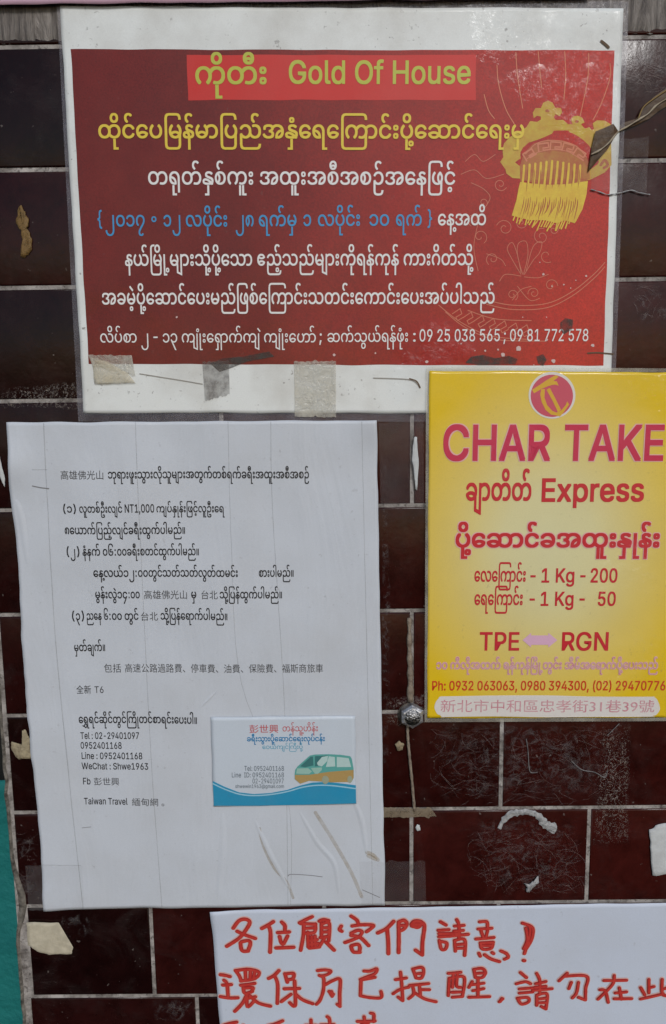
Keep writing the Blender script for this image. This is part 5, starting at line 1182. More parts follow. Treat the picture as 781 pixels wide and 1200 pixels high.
S3.lines('paste_stain', [([(305, 968), (309, 988), (322, 1015), (336, 1030), (344, 1050)], 3.2), ([(370, 950), (392, 985), (412, 1020), (424, 1048)], 4.2), ([(430, 996), (437, 999), (443, 1005)], 4.5), ([(432, 1000), (440, 1004)], 5)], 3, M_STAIN, notice, 0.00016)
# pleats pressed into the sheet
M_PLEAT = M_PAPER
def pleat(sheet, pts, w, hgt, par):
    V, F = [], []
    sm = smooth_line(pts, 8)
    n = len(sm)
    for i, (x, y) in enumerate(sm):
        a = sm[max(i - 1, 0)]; b = sm[min(i + 1, n - 1)]
        dx, dy = b[0] - a[0], b[1] - a[1]
        l = math.hypot(dx, dy) or 1
        e = math.sin(math.pi * i / (n - 1)) ** 0.6
        for k in range(7):
            t = k / 6 * 2 - 1
            px_, py_ = x - dy / l * w * t * (0.3 + 0.7 * e), y + dx / l * w * t * (0.3 + 0.7 * e)
            q = P(px_, py_)
            V.append((q.x, -(sheet.at(q.x, q.z) + 0.00003 + hgt * e * math.cos(t * math.pi / 2) ** 2), q.z))
    for i in range(n - 1):
        for k in range(6):
            a = i * 7 + k
            F.append((a, a + 1, a + 8, a + 7))
    return mesh('pleat', V, F, M_PLEAT, par)
for pts, w in (([(352, 950), (372, 985), (392, 1010), (397, 1045)], 3), ([(300, 960), (318, 1000), (340, 1040)], 3), ([(262, 950), (262, 1000), (256, 1050)], 4), ([(412, 930), (424, 960), (430, 1000)], 3), ([(235, 828), (255, 808)], 1.6), ([(20, 585), (27, 610), (34, 660)], 4)):
    pleat(S3, pts, w * 1.3, 0.00035, notice)

# ------------------------------------------------------------------ business card on the notice
card = thing('business_card', 'white and blue van-hire business card stuck on the lower half of the typed notice', 'card', P(333, 888))
class CardSheet(Sheet):
    def at(self, x, z):
        return self.base
S4 = CardSheet(0, 0, 0.05, 4)
S4.base = max(S3.at(*XZ(px_, py_)) for px_ in range(245, 425, 6) for py_ in range(834, 946, 6)) + 0.0006
def cmat(n, c):
    return sheet_mat(n, c, 0.45, 0.4, 0.25, 0.25, 1.2)
S4.grid('card_stock', [(247.8, 838), (416.4, 836.3), (418, 938.8), (251.4, 941.7)], cmat('card_white', (0.55, 0.61, 0.68)), card, 0, 36, 24, 0.0004)
def Cz(x, y):
    return (240 + x / 4.11, 820 + y / 4.11)
def lerp_edge(x):
    return 820 + (500 - 12 * (x - 45) / 690) / 4.11
top = [(44, 378), (100, 405), (170, 432), (240, 440), (320, 435), (400, 420), (460, 400), (520, 385), (580, 382), (650, 388), (728, 398)]
S4.shape('blue_wave', [[Cz(*p) for p in top] + [Cz(729, 485), Cz(500, 491), Cz(250, 496), Cz(49, 496)]], cmat('card_blue', (0.02, 0.27, 0.46)), card, 0.00012)
S4.lines('pale_wave', [[Cz(44, 390), Cz(100, 416), Cz(170, 440), Cz(240, 447), Cz(320, 442), Cz(400, 428), Cz(470, 408), Cz(540, 398), Cz(620, 400), Cz(728, 414)]], 1.5, cmat('card_pale_blue', (0.32, 0.56, 0.68)), card, 0.0002)
M_CRED, M_CBLU, M_CLB = cmat('card_red_ink', (0.52, 0.10, 0.11)), cmat('card_blue_ink', (0.02, 0.20, 0.42)), cmat('card_light_blue_ink', (0.10, 0.36, 0.50))
lettering(S4, 'printed_line', [('彭世興', 293.5, 855.3, 327, 855), ('တန်သူ့ဟိန်း', 332, 854, 373, 853.8)], 11, M_CRED, card, 0.0002, 0.004)
lettering(S4, 'printed_line', [('ခရီးသွားပို့ဆောင်ရေးလုပ်ငန်း', 290.5, 865.6, 381, 865.3)], 9, M_CBLU, card, 0.0002, 0.025)
lettering(S4, 'printed_line', [('ဝေယံကျင်ကြီးပို့', 308.5, 874.6, 355.5, 874.3)], 7.5, M_CLB, card, 0.0002, 0.006)
M_CGR = cmat('card_grey_ink', (0.07, 0.10, 0.13))
for t, x0, x1, y, s in (('Tel: 0952401168', 287.5, 333.5, 900, 8.2), ('Line  ID: 0952401168', 273, 333.5, 907.6, 8.2), ('02-29401097', 297, 333.2, 914.6, 8.2), ('shwewin1963@gmail.com', 277, 333.5, 920, 6)):
    lettering(S4, 'printed_line', [(t, x0, y, x1, y)], s, M_CGR, card, 0.0002, 0.0)
# printed van
def Vz(p):
    return (335 + p[0] / 8.678, 870 + p[1] / 8.678)
M_VT, M_VG, M_VO, M_VP, M_VD = cmat('van_teal', (0.10, 0.36, 0.33)), cmat('van_pale_green', (0.30, 0.50, 0.43)), cmat('van_ochre', (0.42, 0.28, 0.10)), cmat('van_pale_glass', (0.44, 0.60, 0.58)), cmat('van_dark', (0.04, 0.17, 0.17))
van = [[Vz(p) for p in q] for q in ([(95, 290), (100, 250), (125, 215), (250, 105), (300, 95), (440, 92), (560, 98), (655, 112), (672, 140), (690, 240), (692, 330), (670, 372), (460, 378), (380, 370), (240, 362), (150, 392), (95, 345)],)]
S4.shape('van_body', van, M_VT, card, 0.0002)
S4.shape('van_lower_body', [[Vz(p) for p in ((98, 300), (240, 300), (440, 270), (690, 250), (690, 330), (670, 372), (460, 376), (380, 368), (240, 360), (150, 390), (98, 345))]], M_VO, card, 0.00026)
S4.shape('van_window', [[Vz(p) for p in q] for q in ([(150, 215), (255, 118), (280, 115), (285, 205), (200, 225)], [(300, 112), (430, 105), (420, 150), (360, 210), (300, 215)])], M_VD, card, 0.00026)
S4.shape('van_glass', [[Vz(p) for p in q] for q in ([(320, 180), (370, 120), (432, 108), (425, 160), (370, 215), (330, 205)], [(440, 112), (500, 120), (505, 215), (410, 220)], [(520, 118), (640, 132), (665, 220), (520, 222)])], M_VP, card, 0.0003)
S4.shape('van_bonnet', [[Vz(p) for p in ((120, 235), (230, 232), (270, 265), (240, 292), (110, 288))], [Vz(p) for p in ((260, 230), (370, 225), (370, 250), (330, 290), (300, 290), (270, 250))]], M_VG, card, 0.00032)
S4.shape('van_wheel', [[Vz((405 + 36 * math.cos(a * 0.4), 350 + 42 * math.sin(a * 0.4))) for a in range(16)], [Vz((652 + 26 * math.cos(a * 0.4), 345 + 36 * math.sin(a * 0.4))) for a in range(16)]], cmat('van_wheel_grey', (0.33, 0.36, 0.26)), card, 0.00036)

# ------------------------------------------------------------------ hand-lettered notice
M_PAPER2 = sheet_mat('white_banner_paper', (0.54, 0.59, 0.69), 0.55, 0.15, 0.35, 0.4, 1.0)
hand = thing('notice', 'white sheet hand-lettered in thick red marker, along the bottom of the wall', 'notice', P(520, 1140))
S5 = Sheet(0.0008, 0.0014, 0.07, 5, [(XZ(249, 1066)[0], XZ(249, 1066)[1], 0.012, 0.0018)])
S5.grid('paper', [(247.5, 1065), (800, 1056), (815, 1330), (269, 1330)], M_PAPER2, hand, 0, 100, 60, 0.0002)
M_MARK = sheet_mat('red_marker_ink', (0.46, 0.032, 0.026), 0.45, 0.0, 0.0, var=(0.53, 0.055, 0.042))
M_BLEED = sheet_mat('marker_bleed', (0.64, 0.38, 0.33), 0.6, 0.0, 0.0)
STROKES = [
 (255, 1065, 7.81, 4.1, [[(150,155),(200,90),(260,75),(300,105),(260,180),(200,250),(90,322)], [(185,185),(250,215),(350,250)], [(215,290),(230,360),(285,365)], [(225,280),(290,270),(305,300),(285,360)],
   [(410,158),(470,125),(515,95)], [(470,130),(490,200),(485,375)], [(592,98),(620,130),(620,175)], [(555,195),(660,188)], [(572,230),(585,280),(600,300)], [(645,225),(610,295)], [(540,335),(700,328)]]),
 (340, 1065, 7.81, 4.0, [[(90,105),(150,75),(205,50)], [(100,112),(235,118)], [(130,110),(125,220),(100,355)], [(235,115),(225,190),(140,200)], [(150,155),(225,150)], [(165,190),(170,325)], [(200,230),(205,330)], [(180,265),(250,258)], [(180,300),(260,292)], [(180,335),(270,325)], [(230,225),(235,320)],
   [(270,90),(310,75),(355,85)], [(290,110),(290,220)], [(290,115),(360,110),(355,270)], [(290,150),(355,150)], [(290,190),(355,185)], [(280,240),(350,228)], [(320,240),(270,320)], [(330,280),(405,355)],
   [(470,135),(455,165),(475,182)], [(560,45),(610,80),(625,110)], [(570,135),(650,125),(760,130),(740,160),(700,188)], [(560,200),(620,175),(660,190),(620,240),(505,285)], [(560,220),(640,238),(720,315)], [(560,320),(580,370),(640,375)], [(565,312),(620,302),(640,330),(635,370)]]),
 (430, 1065, 7.81, 4.2, [[(100,200),(180,160),(245,95)], [(185,165),(195,280),(197,390)], [(290,100),(292,240),(290,380)], [(300,95),(340,85),(365,115),(340,160),(305,180)], [(305,130),(350,130)], [(405,120),(440,90),(500,100),(470,145),(410,135)], [(420,118),(480,120)], [(500,100),(525,140),(508,280),(505,395)], [(505,400),(445,358)]]),
 (505, 1065, 6.008, 3.7, [[(65,75),(105,98)], [(50,135),(125,130)], [(55,158),(200,155)], [(55,180),(130,175)], [(58,205),(72,265),(100,265),(110,225),(70,212)], [(180,60),(195,100),(195,185)], [(165,105),(230,100)], [(160,140),(225,135)], [(130,175),(260,162)], [(165,205),(170,280)], [(165,205),(235,200),(235,310)], [(175,235),(230,230)], [(175,260),(230,258)],
   [(340,75),(390,75),(395,115)], [(330,125),(425,120)], [(350,138),(365,180)], [(395,138),(385,180)], [(315,195),(440,185)], [(345,225),(360,265),(420,260),(435,218)], [(345,222),(430,218)], [(355,242),(425,240)], [(335,295),(345,315)], [(375,305),(420,335),(480,355)], [(428,290),(438,298)], [(490,280),(530,300),(540,325),(515,338)],
   [(640,85),(690,110),(690,180),(670,250),(655,300)], [(650,88),(712,120),(705,200),(665,270)], [(665,120),(675,200),(650,265)], [(648,348),(656,350)]]),
 (250, 1125, 7.1, 3.9, [[(65,100),(105,105),(145,115)], [(95,145),(120,175),(130,290)], [(85,185),(155,180)], [(65,280),(140,290),(210,288)], [(190,65),(220,105),(240,150)], [(195,65),(300,55),(385,80),(350,130),(235,150)], [(272,70),(275,135)], [(315,70),(312,130)], [(350,75),(340,125)], [(235,185),(350,170)], [(255,205),(270,250),(330,235)], [(265,208),(335,205),(320,240)], [(290,250),(250,330),(185,400)], [(285,260),(290,360),(340,320)], [(300,290),(355,280)], [(310,270),(380,330),(480,358)],
   [(465,130),(510,105),(550,65)], [(515,110),(540,180),(537,335)], [(600,90),(620,160)], [(600,92),(670,88),(665,130),(615,140)], [(595,215),(720,212)], [(680,150),(685,350),(640,330)], [(650,260),(570,320)], [(690,260),(745,305),(830,340)],
   [(85,520),(150,500),(200,490)], [(140,505),(150,545),(110,600)], [(255,518),(262,600)], [(90,560),(200,555)], [(460,520),(520,505),(580,480)], [(525,505),(530,620)], [(450,565),(600,560)]]),
 (355, 1125, 7.1, 3.7, [[(125,65),(190,60),(235,72),(200,100),(150,110)], [(140,105),(175,130),(172,230),(145,310),(115,345)], [(185,185),(250,150),(310,140),(308,260),(310,365)], [(310,365),(288,347)], [(222,238),(245,280)], [(220,240),(255,262)], [(240,240),(250,270)],
   [(510,70),(560,70),(615,52),(600,90),(540,115),(480,140)], [(600,122),(490,142)], [(485,140),(480,270)], [(480,275),(560,290),(650,290),(650,240)],
   [(25,520),(110,520)], [(70,475),(75,620)], [(205,450),(225,480),(225,620)], [(150,518),(260,515)], [(455,490),(600,485)], [(510,450),(520,532)], [(565,420),(590,430),(590,490)], [(490,512),(545,500)], [(470,560),(610,550)]]),
 (455, 1125, 5.207, 3.6, [[(45,105),(110,95)], [(75,60),(82,130),(88,225)], [(88,232),(60,210)], [(30,190),(70,165),(125,150)], [(150,40),(170,95)], [(150,40),(205,30),(215,60),(200,95),(170,95)], [(165,70),(205,65)], [(130,140),(245,128)], [(190,140),(195,200)], [(195,165),(250,165)], [(150,150),(155,190),(125,220)], [(155,180),(220,220),(290,238)],
   [(365,65),(440,58)], [(370,95),(365,200)], [(370,95),(460,88),(450,205)], [(395,70),(390,150)], [(420,70),(415,140),(440,150)], [(385,180),(440,178)], [(390,210),(450,205)], [(520,40),(530,90)], [(520,40),(570,35),(590,60),(570,90),(530,90)], [(530,65),(580,62)], [(510,115),(490,150)], [(500,135),(580,125)], [(545,100),(545,205)], [(515,170),(580,158)], [(490,210),(615,207)], [(695,220),(675,238)], [(690,218),(680,236)]]),
 (595, 1125, 4.199, 3.5, [[(60,50),(90,75)], [(40,105),(85,95),(110,105)], [(55,130),(120,125)], [(55,150),(120,145)], [(45,175),(65,203),(100,192),(95,172),(45,175)], [(140,55),(155,90),(155,150)], [(135,105),(185,95)], [(130,122),(185,118)], [(120,137),(215,130)], [(140,160),(140,210)], [(140,160),(190,155),(185,225)], [(145,180),(185,175)], [(145,198),(185,196)], [(185,228),(162,215)],
   [(250,92),(290,55)], [(275,70),(385,70),(380,130),(378,182)], [(378,184),(345,172)], [(310,100),(298,130)], [(345,100),(335,150),(315,175)],
   [(470,90),(580,88)], [(520,65),(510,110),(440,180)], [(450,135),(475,140),(490,195)], [(545,125),(555,180)], [(525,150),(580,145)], [(520,178),(605,178)],
   [(690,85),(690,150)], [(650,125),(670,160)], [(690,125),(715,120)], [(650,180),(720,165),(760,155)], [(755,85),(755,150),(775,165),(815,160)], [(760,132),(800,120)]]),
]
marks, halos = [], []
for (ox, oy, k, w, sts) in STROKES:
    for st in sts:
        q = [(ox + x / k, oy + y / k) for x, y in st]
        marks.append((q, w + 0.4)); halos.append((q, w + 2.3))
S5.lines('marker_bleed', halos, 5, M_BLEED, hand, 0.00008)
S5.lines('marker_lettering', marks, 4, plain_mat('dark_marker_edge', (0.36, 0.022, 0.024), 0.5), hand, 0.0005)
S5.lines('marker_core', [(q, w - 1.5) for q, w in marks], 3, M_MARK, hand, 0.0008)

# ------------------------------------------------------------------ tape, scraps and other small things on the wall
def piece(name, label, cat, pts, h, thick, mat, jitter=0.6, seed=1, bulge=0.0, steps=4, group=None):
    V, F = outline_mesh(pts, h, thick, jitter, seed, steps, bulge)
    c = sum((Vector(v) for v in V), Vector()) / len(V)
    return tag(mesh(name, V, F, mat, None, origin=c), label, cat, group)
def strip(name, label, cat, corners, sheet_h, mat, nx=26, nz=30, amp=0.00025, wl=0.006, seed=0, lift=0.0):
    """a length of tape that follows what it is stuck on"""
    TL, TR, BR, BL = [P(*c) for c in corners]
    V, F = [], []
    rnd = random.Random(seed)
    for j in range(nz + 1):
        for i in range(nx + 1):
            u, w = i / nx, j / nz
            p = TL.lerp(TR, u).lerp(BL.lerp(BR, u), w)
            e = (0.0012 * noise.noise(Vector((u * 9, seed, w * 3))) + 0.0006 * noise.noise(Vector((u * 31, seed, w)))) if j in (0, nz) else 0
            hh = sheet_h(p.x, p.z) + 0.0003 + lift + amp * (1 + noise.noise(Vector((p.x / wl, p.z / (wl * 2.2), seed))))
            V.append((p.x, -hh, p.z + e))
    for j in range(nz):
        for i in range(nx):
            a = j * (nx + 1) + i
            F.append((a, a + nx + 1, a + nx + 2, a + 1))
    c = sum((Vector(v) for v in V), Vector()) / len(V)
    return tag(mesh(name, V, F, mat, None, origin=c), label, cat)

M_TAPE_OLD = film_mat('yellowed_tape', (0.60, 0.53, 0.38), 0.72, 0.3, 1.4, 0.36, 0.66, 130)
M_TAPE_DIRTY = film_mat('dirty_tape', (0.16, 0.14, 0.125), 0.62, 0.4, 1.2, 0.42, 0.66, 190)
M_TAPE_SHINY = film_mat('shiny_tape', (0.64, 0.61, 0.52), 0.68, 0.12, 2.6, 0.36, 0.66, 120)
M_TAPE_CLEAR = film_mat('clear_tape', (0.42, 0.39, 0.39), 0.10, 0.16, 1.0, 0.3, 0.7, 60)
M_BROWN = plain_mat('brown_tape', (0.045, 0.022, 0.008), 0.5, 0.3, bump_scale=180, bump_d=0.0008, var=(0.10, 0.055, 0.022), var_scale=160)
M_SCRAP = plain_mat('cream_paper', (0.52, 0.47, 0.36), 0.75, 0.2, bump_scale=120, bump_d=0.001, var=(0.40, 0.36, 0.27), var_scale=150)
M_SILVER = plain_mat('grey_white_residue', (0.44, 0.44, 0.44), 0.5, 0.4, bump_scale=420, bump_d=0.0016, var=(0.20, 0.20, 0.205), var_scale=420)
M_WSCRAP = plain_mat('white_paper_scrap', (0.55, 0.57, 0.57), 0.8, 0.2, bump_scale=200, bump_d=0.0006, var=(0.45, 0.46, 0.46), var_scale=120)

piece('tape_piece', 'yellowed torn tape wedge at the lower left corner of the red poster', 'tape', [(107, 419), (126, 424), (150, 437), (159, 449), (140, 450), (111, 450)], S1.h + 0.0010, 0.0002, M_TAPE_OLD, 0.5, 2, 0.0004)
strip('tape_piece', 'crumpled clear tape across the red poster edge, above the yellowed wedge', 'tape', [(105, 416), (156, 417), (160, 440), (110, 428)], S1.at, M_TAPE_SHINY, seed=3, amp=0.0004, lift=0.0001)
strip('tape_piece', 'dirty grey see-through tape under the red poster line, left of the shiny tape', 'tape', [(238, 424), (269, 423), (270, 462), (241, 470)], S1.at, M_TAPE_DIRTY, seed=4)
strip('tape_piece', 'shiny cream tape on the bottom border of the red poster, above the typed notice', 'tape', [(345, 424), (394, 423), (394, 489), (346, 488)], S1.at, M_TAPE_SHINY, seed=5, amp=0.0005, wl=0.012)
flat = lambda x, z: 0.0002
torn_h = lambda x, z: S1.h + 0.0011 if x < XZ(730, 200)[0] else 0.0006
strip('tape_piece', 'clear cloudy tape over the right edge of the red poster, under the brown torn strip', 'tape', [(692, 172), (760, 160), (757, 226), (691, 224)], torn_h, M_TAPE_CLEAR, seed=6)
strip('tape_piece', 'brown worn tape stub right of the typed notice, below the bolt', 'tape', [(449, 945), (505, 946), (512, 956), (450, 957)], flat, film_mat('brown_worn_tape', (0.24, 0.19, 0.13), 0.8, 0.5, 1.0, 0.3, 0.6, 160), seed=7, lift=0.0004)
strip('tape_piece', 'clear tape at the lower right corner of the typed notice', 'tape', [(421, 1006), (498, 1006), (499, 1057), (424, 1057)], lambda x, z: max(S3.at(x, z) + 0.0002, 0.0002), M_TAPE_CLEAR, seed=8)
strip('tape_piece', 'clear tape at the lower left corner of the typed notice', 'tape', [(32, 1011), (98, 1012), (101, 1061), (37, 1061)], lambda x, z: max(S3.at(x, z) + 0.0002, 0.0002), film_mat('very_clear_tape', (0.5, 0.5, 0.5), 0.10, 0.12, 0.6), seed=9)
strip('tape_piece', 'long narrow clear tape down the wall between the typed notice and the yellow poster', 'tape', [(444, 496), (496, 492), (497, 590), (446, 592)], lambda x, z: 0.0010, M_TAPE_CLEAR, seed=10)

# torn brown strip and the cord that holds its edge
def brown_h(x):
    return 0.0030 if x < 722 else 0.0012
V, F = [], []
tp = [(690, 197), (693, 176), (698, 154), (708, 150), (719, 145), (722, 149), (733, 143), (746, 139), (755, 126), (766, 114), (785, 100)]
bt = [(690, 201), (699, 190), (706, 182), (713, 174), (721, 160), (726, 154), (737, 150), (749, 145), (761, 139), (771, 131), (785, 122)]
for i, (a, b) in enumerate(zip(tp, bt)):
    for k in range(5):
        t = k / 4
        x, y = a[0] + (b[0] - a[0]) * t, a[1] + (b[1] - a[1]) * t
        V.append(P(x, y, brown_h(x) + 0.0003 * math.sin(t * math.pi) * (1 + 0.6 * math.sin(i * 2.1))))
for i in range(len(tp) - 1):
    for k in range(4):
        a = i * 5 + k
        F.append((a, a + 1, a + 6, a + 5))
bs = thing('torn_strip', 'dark brown torn strip with pale frayed edge, across the right side of the red poster', 'torn strip', P(735, 150, 0.002))
mesh('strip_body', V, F, M_BROWN, bs, smooth=False)
def tube(name, pts, r, mat, parent=None, h=None, origin=None):
    V, F = [], []
    sm = smooth_line(pts, 6)
    w = [P(x, y, h(x, y)) for x, y in sm]
    n = len(w)
    for i in range(n):
        d = (w[min(i + 1, n - 1)] - w[max(i - 1, 0)]).normalized()
        a = d.cross(Vector((0, 1, 0))).normalized()
        b = a.cross(d)
        rr = r(i / (n - 1)) if callable(r) else r
        for k in range(8):
            t = k * math.pi / 4
            V.append(w[i] + a * rr * math.cos(t) + b * rr * math.sin(t))
    for i in range(n - 1):
        for k in range(8):
            F.append((i * 8 + k, i * 8 + (k + 1) % 8, i * 8 + 8 + (k + 1) % 8, i * 8 + 8 + k))
    F.append(tuple(range(7, -1, -1))); F.append(tuple(range(n * 8 - 8, n * 8)))
    return mesh(name, V, F, mat, parent, origin=origin)
M_FRAY = plain_mat('pale_frayed_edge', (0.42, 0.36, 0.27), 0.6, 0.4, bump_scale=300, bump_d=0.001, var=(0.24, 0.19, 0.12))
tube('frayed_edge', [(693, 181), (703, 176), (714, 167), (724, 155), (736, 148), (749, 140), (760, 133), (770, 123), (786, 113)], lambda t: 0.00028 + 0.0003 * math.sin(t * 17) ** 2, M_FRAY, bs, lambda x, y: brown_h(x) + 0.0012)
tube('frayed_thread', [(748, 140), (754, 126), (766, 116), (784, 104)], 0.00035, plain_mat('ochre_thread', (0.24, 0.16, 0.06), 0.7), bs, lambda x, y: brown_h(x) + 0.0008)
# ragged white lip of torn film under it
tube('film_tear', [(692, 222), (700, 224), (712, 228), (722, 227), (731, 225), (740, 223), (750, 226), (762, 228)], lambda t: 0.0001 + 0.0003 * abs(math.sin(t * 23)), M_SILVER, bs, lambda x, y: 0.0024 if x < 730 else 0.001)

scrap = thing('paper_scrap', 'cream paper scrap with a folded corner, left below the typed notice', 'paper scrap', P(58, 1100, 0.001), GROUPS['paper_scrap'])
V, F = outline_mesh([(31, 1081), (68, 1081), (86, 1110), (84, 1118), (58, 1119), (44, 1115), (33, 1108)], 0.0005, 0.0008, 0.7, 4, 4, 0.0003)
mesh('scrap_body', V, F, M_SCRAP, scrap)
q_ = [P(60, 1089, 0.0017), P(69, 1081, 0.0022), P(86, 1110, 0.0022), P(84, 1116, 0.0018), P(72, 1104, 0.0026)]
mesh('folded_corner', q_, [(0, 4, 1), (1, 4, 2), (4, 3, 2)], M_SCRAP, scrap, smooth=False)
piece('paper_scrap', 'white torn paper scrap stuck at the far right, above the hand-lettered sheet', 'paper scrap', [(761, 972), (772, 966), (795, 964), (797, 1025), (782, 1024), (765, 1026), (763, 1000)], 0.0004, 0.0004, M_WSCRAP, 1.0, 5, 0.0003)
piece('paper_scrap', 'narrow pale sliver on the tile at the left edge, beside the typed notice', 'paper scrap', [(-6, 530), (0, 535), (3, 549), (6, 560), (6, 571), (3, 566), (-4, 548)], 0.0004, 0.0003, M_WSCRAP, 0.3, 6, 0.0003)
piece('paint_flake', 'white vertical paint flake between the typed notice and the yellow poster', 'flake', [(486, 512), (489, 512), (490, 530), (491, 545), (489, 575), (487, 573), (485, 550), (483, 538), (484, 522)], 0.0012, 0.0004, M_WSCRAP, 0.3, 7, 0.0003)
V, F = [], []
ar = [(585, 971), (590, 962), (597, 955), (608, 952), (620, 952), (630, 955), (636, 962), (644, 969), (653, 970)]
wd = [2.2, 3.6, 3.8, 3.2, 3.2, 3.8, 5.0, 5.5, 1.4]
sm = smooth_line(ar, 5)
for i, (x, y) in enumerate(sm):
    a = sm[max(i - 1, 0)]; b = sm[min(i + 1, len(sm) - 1)]
    dx, dy = b[0] - a[0], b[1] - a[1]
    l = math.hypot(dx, dy) or 1
    w_ = wd[min(int(i / 5), 8)] * (1 + 0.45 * noise.noise(Vector((i * 0.9, 0, 3))))
    for k in range(6):
        t = k / 5 * 2 - 1
        rg = 1 + 0.4 * noise.noise(Vector((i * 1.7, k * 3.1, 8)))
        V.append(P(x - dy / l * w_ * t * rg, y + dx / l * w_ * t * rg, 0.0002 + 0.0006 * (1 - t * t) * (1 + 0.9 * noise.noise(Vector((i * 1.3, k * 1.7, 1))))))
for i in range(len(sm) - 1):
    for k in range(5):
        a = i * 6 + k
        F.append((a, a + 1, a + 7, a + 6))
tag(mesh('tape_residue', V, F, M_SILVER, None, origin=P(618, 960)), 'silvery arch-shaped tape remnant on a brown tile, below the yellow poster', 'tape residue')
piece('tape_residue', 'small white crumpled blob under the silvery arch-shaped remnant', 'tape residue', [(614, 1035), (620, 1036), (626, 1032), (631, 1026), (632, 1034), (628, 1038), (624, 1041), (621, 1046), (617, 1045), (618, 1040)], 0.0004, 0.0008, M_SILVER, 0.6, 9, 0.0010, 3)
piece('paint_flake', 'tiny pale flake on the tile below the bolt', 'flake', [(489, 966), (492, 967), (493, 973), (489, 974), (487, 970)], 0.0004, 0.0005, M_WSCRAP, 0.2, 10, 0.0004)
piece('adhesive_lump', 'small tan dried glue lump just below the bolt', 'glue', [(463, 872), (468, 868), (474, 872), (472, 879), (466, 880)], 0.0004, 0.0008, plain_mat('tan_glue', (0.36, 0.29, 0.18), 0.7, bump_scale=260, bump_d=0.002, var=(0.16, 0.12, 0.08)), 0.5, 11, 0.0008)
piece('glue_smear', 'golden brown dried glue smear on the tile left of the red poster', 'glue', [(22, 243), (25, 240), (30, 248), (34, 260), (32, 268), (38, 280), (37, 294), (30, 302), (24, 301), (27, 282), (25, 270), (19, 262)], 0.0002, 0.0003, film_mat('golden_glue', (0.20, 0.115, 0.03), 0.85, 0.6, 1.0, 0.3, 0.55, 180), 1.0, 12, 0.0003)
piece('glue_smear', 'beige peeling paste patch on the dark tile beside the telephone lines', 'glue', [(26, 856), (30, 855), (33, 862), (36, 866), (35, 872), (38, 889), (22, 890), (18, 886), (13, 876), (14, 869), (20, 876), (25, 874), (27, 866)], 0.0003, 0.0003, plain_mat('beige_paste', (0.40, 0.34, 0.22), 0.8, bump_scale=240, bump_d=0.0015, var=(0.22, 0.18, 0.12)), 0.8, 13, 0.0003, 3)
# thin dusty films left by old notices: stains that belong to the wall
def residue_mat(name, tint, density, lo, hi, scale, stretch=(1, 1, 1)):
    m, nt, b = new_mat(name)
    v = coords(nt, stretch)
    put_col(nt, b, tint)
    b.inputs['Roughness'].default_value = 0.55
    nt.links.new(bump(nt, noise_tex(nt, v, 200, 5, 0.65, 1.2), 0.8, 0.0009), b.inputs['Normal'])
    at = N(nt, 'ShaderNodeAttribute', attribute_name='thin')
    f = ramp(nt, noise_tex(nt, v, scale, 6, 0.72, 1.4), [(lo, 0.0), (hi, density)])
    f = math_n(nt, 'MULTIPLY', f, at.outputs['Fac'])
    tr = N(nt, 'ShaderNodeBsdfTransparent')
    mx = N(nt, 'ShaderNodeMixShader')
    nt.links.new(f, mx.inputs[0])
    nt.links.new(tr.outputs[0], mx.inputs[1])
    nt.links.new(b.outputs[0], mx.inputs[2])
    nt.links.new(mx.outputs[0], nt.nodes['Material Output'].inputs['Surface'])
    return m
M_RES = residue_mat('paste_film', (0.30, 0.29, 0.29), 0.30, 0.50, 0.78, 120)
M_RES2 = residue_mat('speckled_paste_film', (0.32, 0.28, 0.25), 0.6, 0.52, 0.62, 560)
M_RES3 = residue_mat('scratched_paste_film', (0.34, 0.29, 0.28), 0.22, 0.55, 0.72, 70, (1, 1, 3.0))
def residue(pts, mat, seed, label=None, jit=1.5, h=0.0001):
    V, F = outline_mesh(pts, h, 0.00012, jit, seed, 5, 0.0)
    F = [f for f in F if max(f) <= (len(V) - 1) * 3 // 4]
    o = mesh('paste_residue', V, F, mat, wall)
    m = (len(V) - 1) // 4
    at = o.data.attributes.new('thin', 'FLOAT', 'POINT')
    for i in range(len(V)):
        at.data[i].value = 0.0 if i < m else (0.6 if i < 2 * m else 1.0)
    if label:
        o['label'] = label
residue([(737, 62), (760, 58), (790, 66), (790, 104), (770, 112), (738, 104)], M_RES, 1, 'grey scuffed paste right of the red poster')
residue([(742, 350), (760, 336), (790, 345), (790, 372), (752, 380)], M_RES, 2)
residue([(505, 850), (590, 846), (700, 846), (730, 855), (722, 930), (640, 935), (520, 935)], M_RES, 3)
residue([(505, 852), (590, 850), (690, 850), (700, 930), (520, 938)], M_RES3, 33, h=0.0004)
residue([(545, 958), (680, 956), (684, 1046), (600, 1052), (540, 1015)], M_RES3, 4)
residue([(560, 960), (676, 960), (680, 1040), (600, 1046), (560, 1015)], M_RES, 44, h=0.0004)
residue([(706, 846), (740, 846), (738, 990), (694, 992)], M_RES2, 5, 'speckled band of old tape glue')
residue([(447, 520), (452, 500), (458, 700), (456, 900), (449, 930)], M_RES, 6)
residue([(70, 1074), (105, 1070), (116, 1090), (90, 1102), (72, 1096)], M_RES, 7)
residue([(16, 960), (40, 965), (44, 1010), (46, 1050), (28, 1060), (18, 1010)], M_RES, 8)
residue([(0, 455), (40, 452), (95, 446), (98, 480), (40, 478), (0, 480)], M_RES2, 9)
residue([(178, 1172), (222, 1172), (224, 1196), (182, 1196)], M_RES, 10)
residue([(452, 818), (500, 812), (496, 840), (470, 852), (450, 846)], M_RES2, 11)
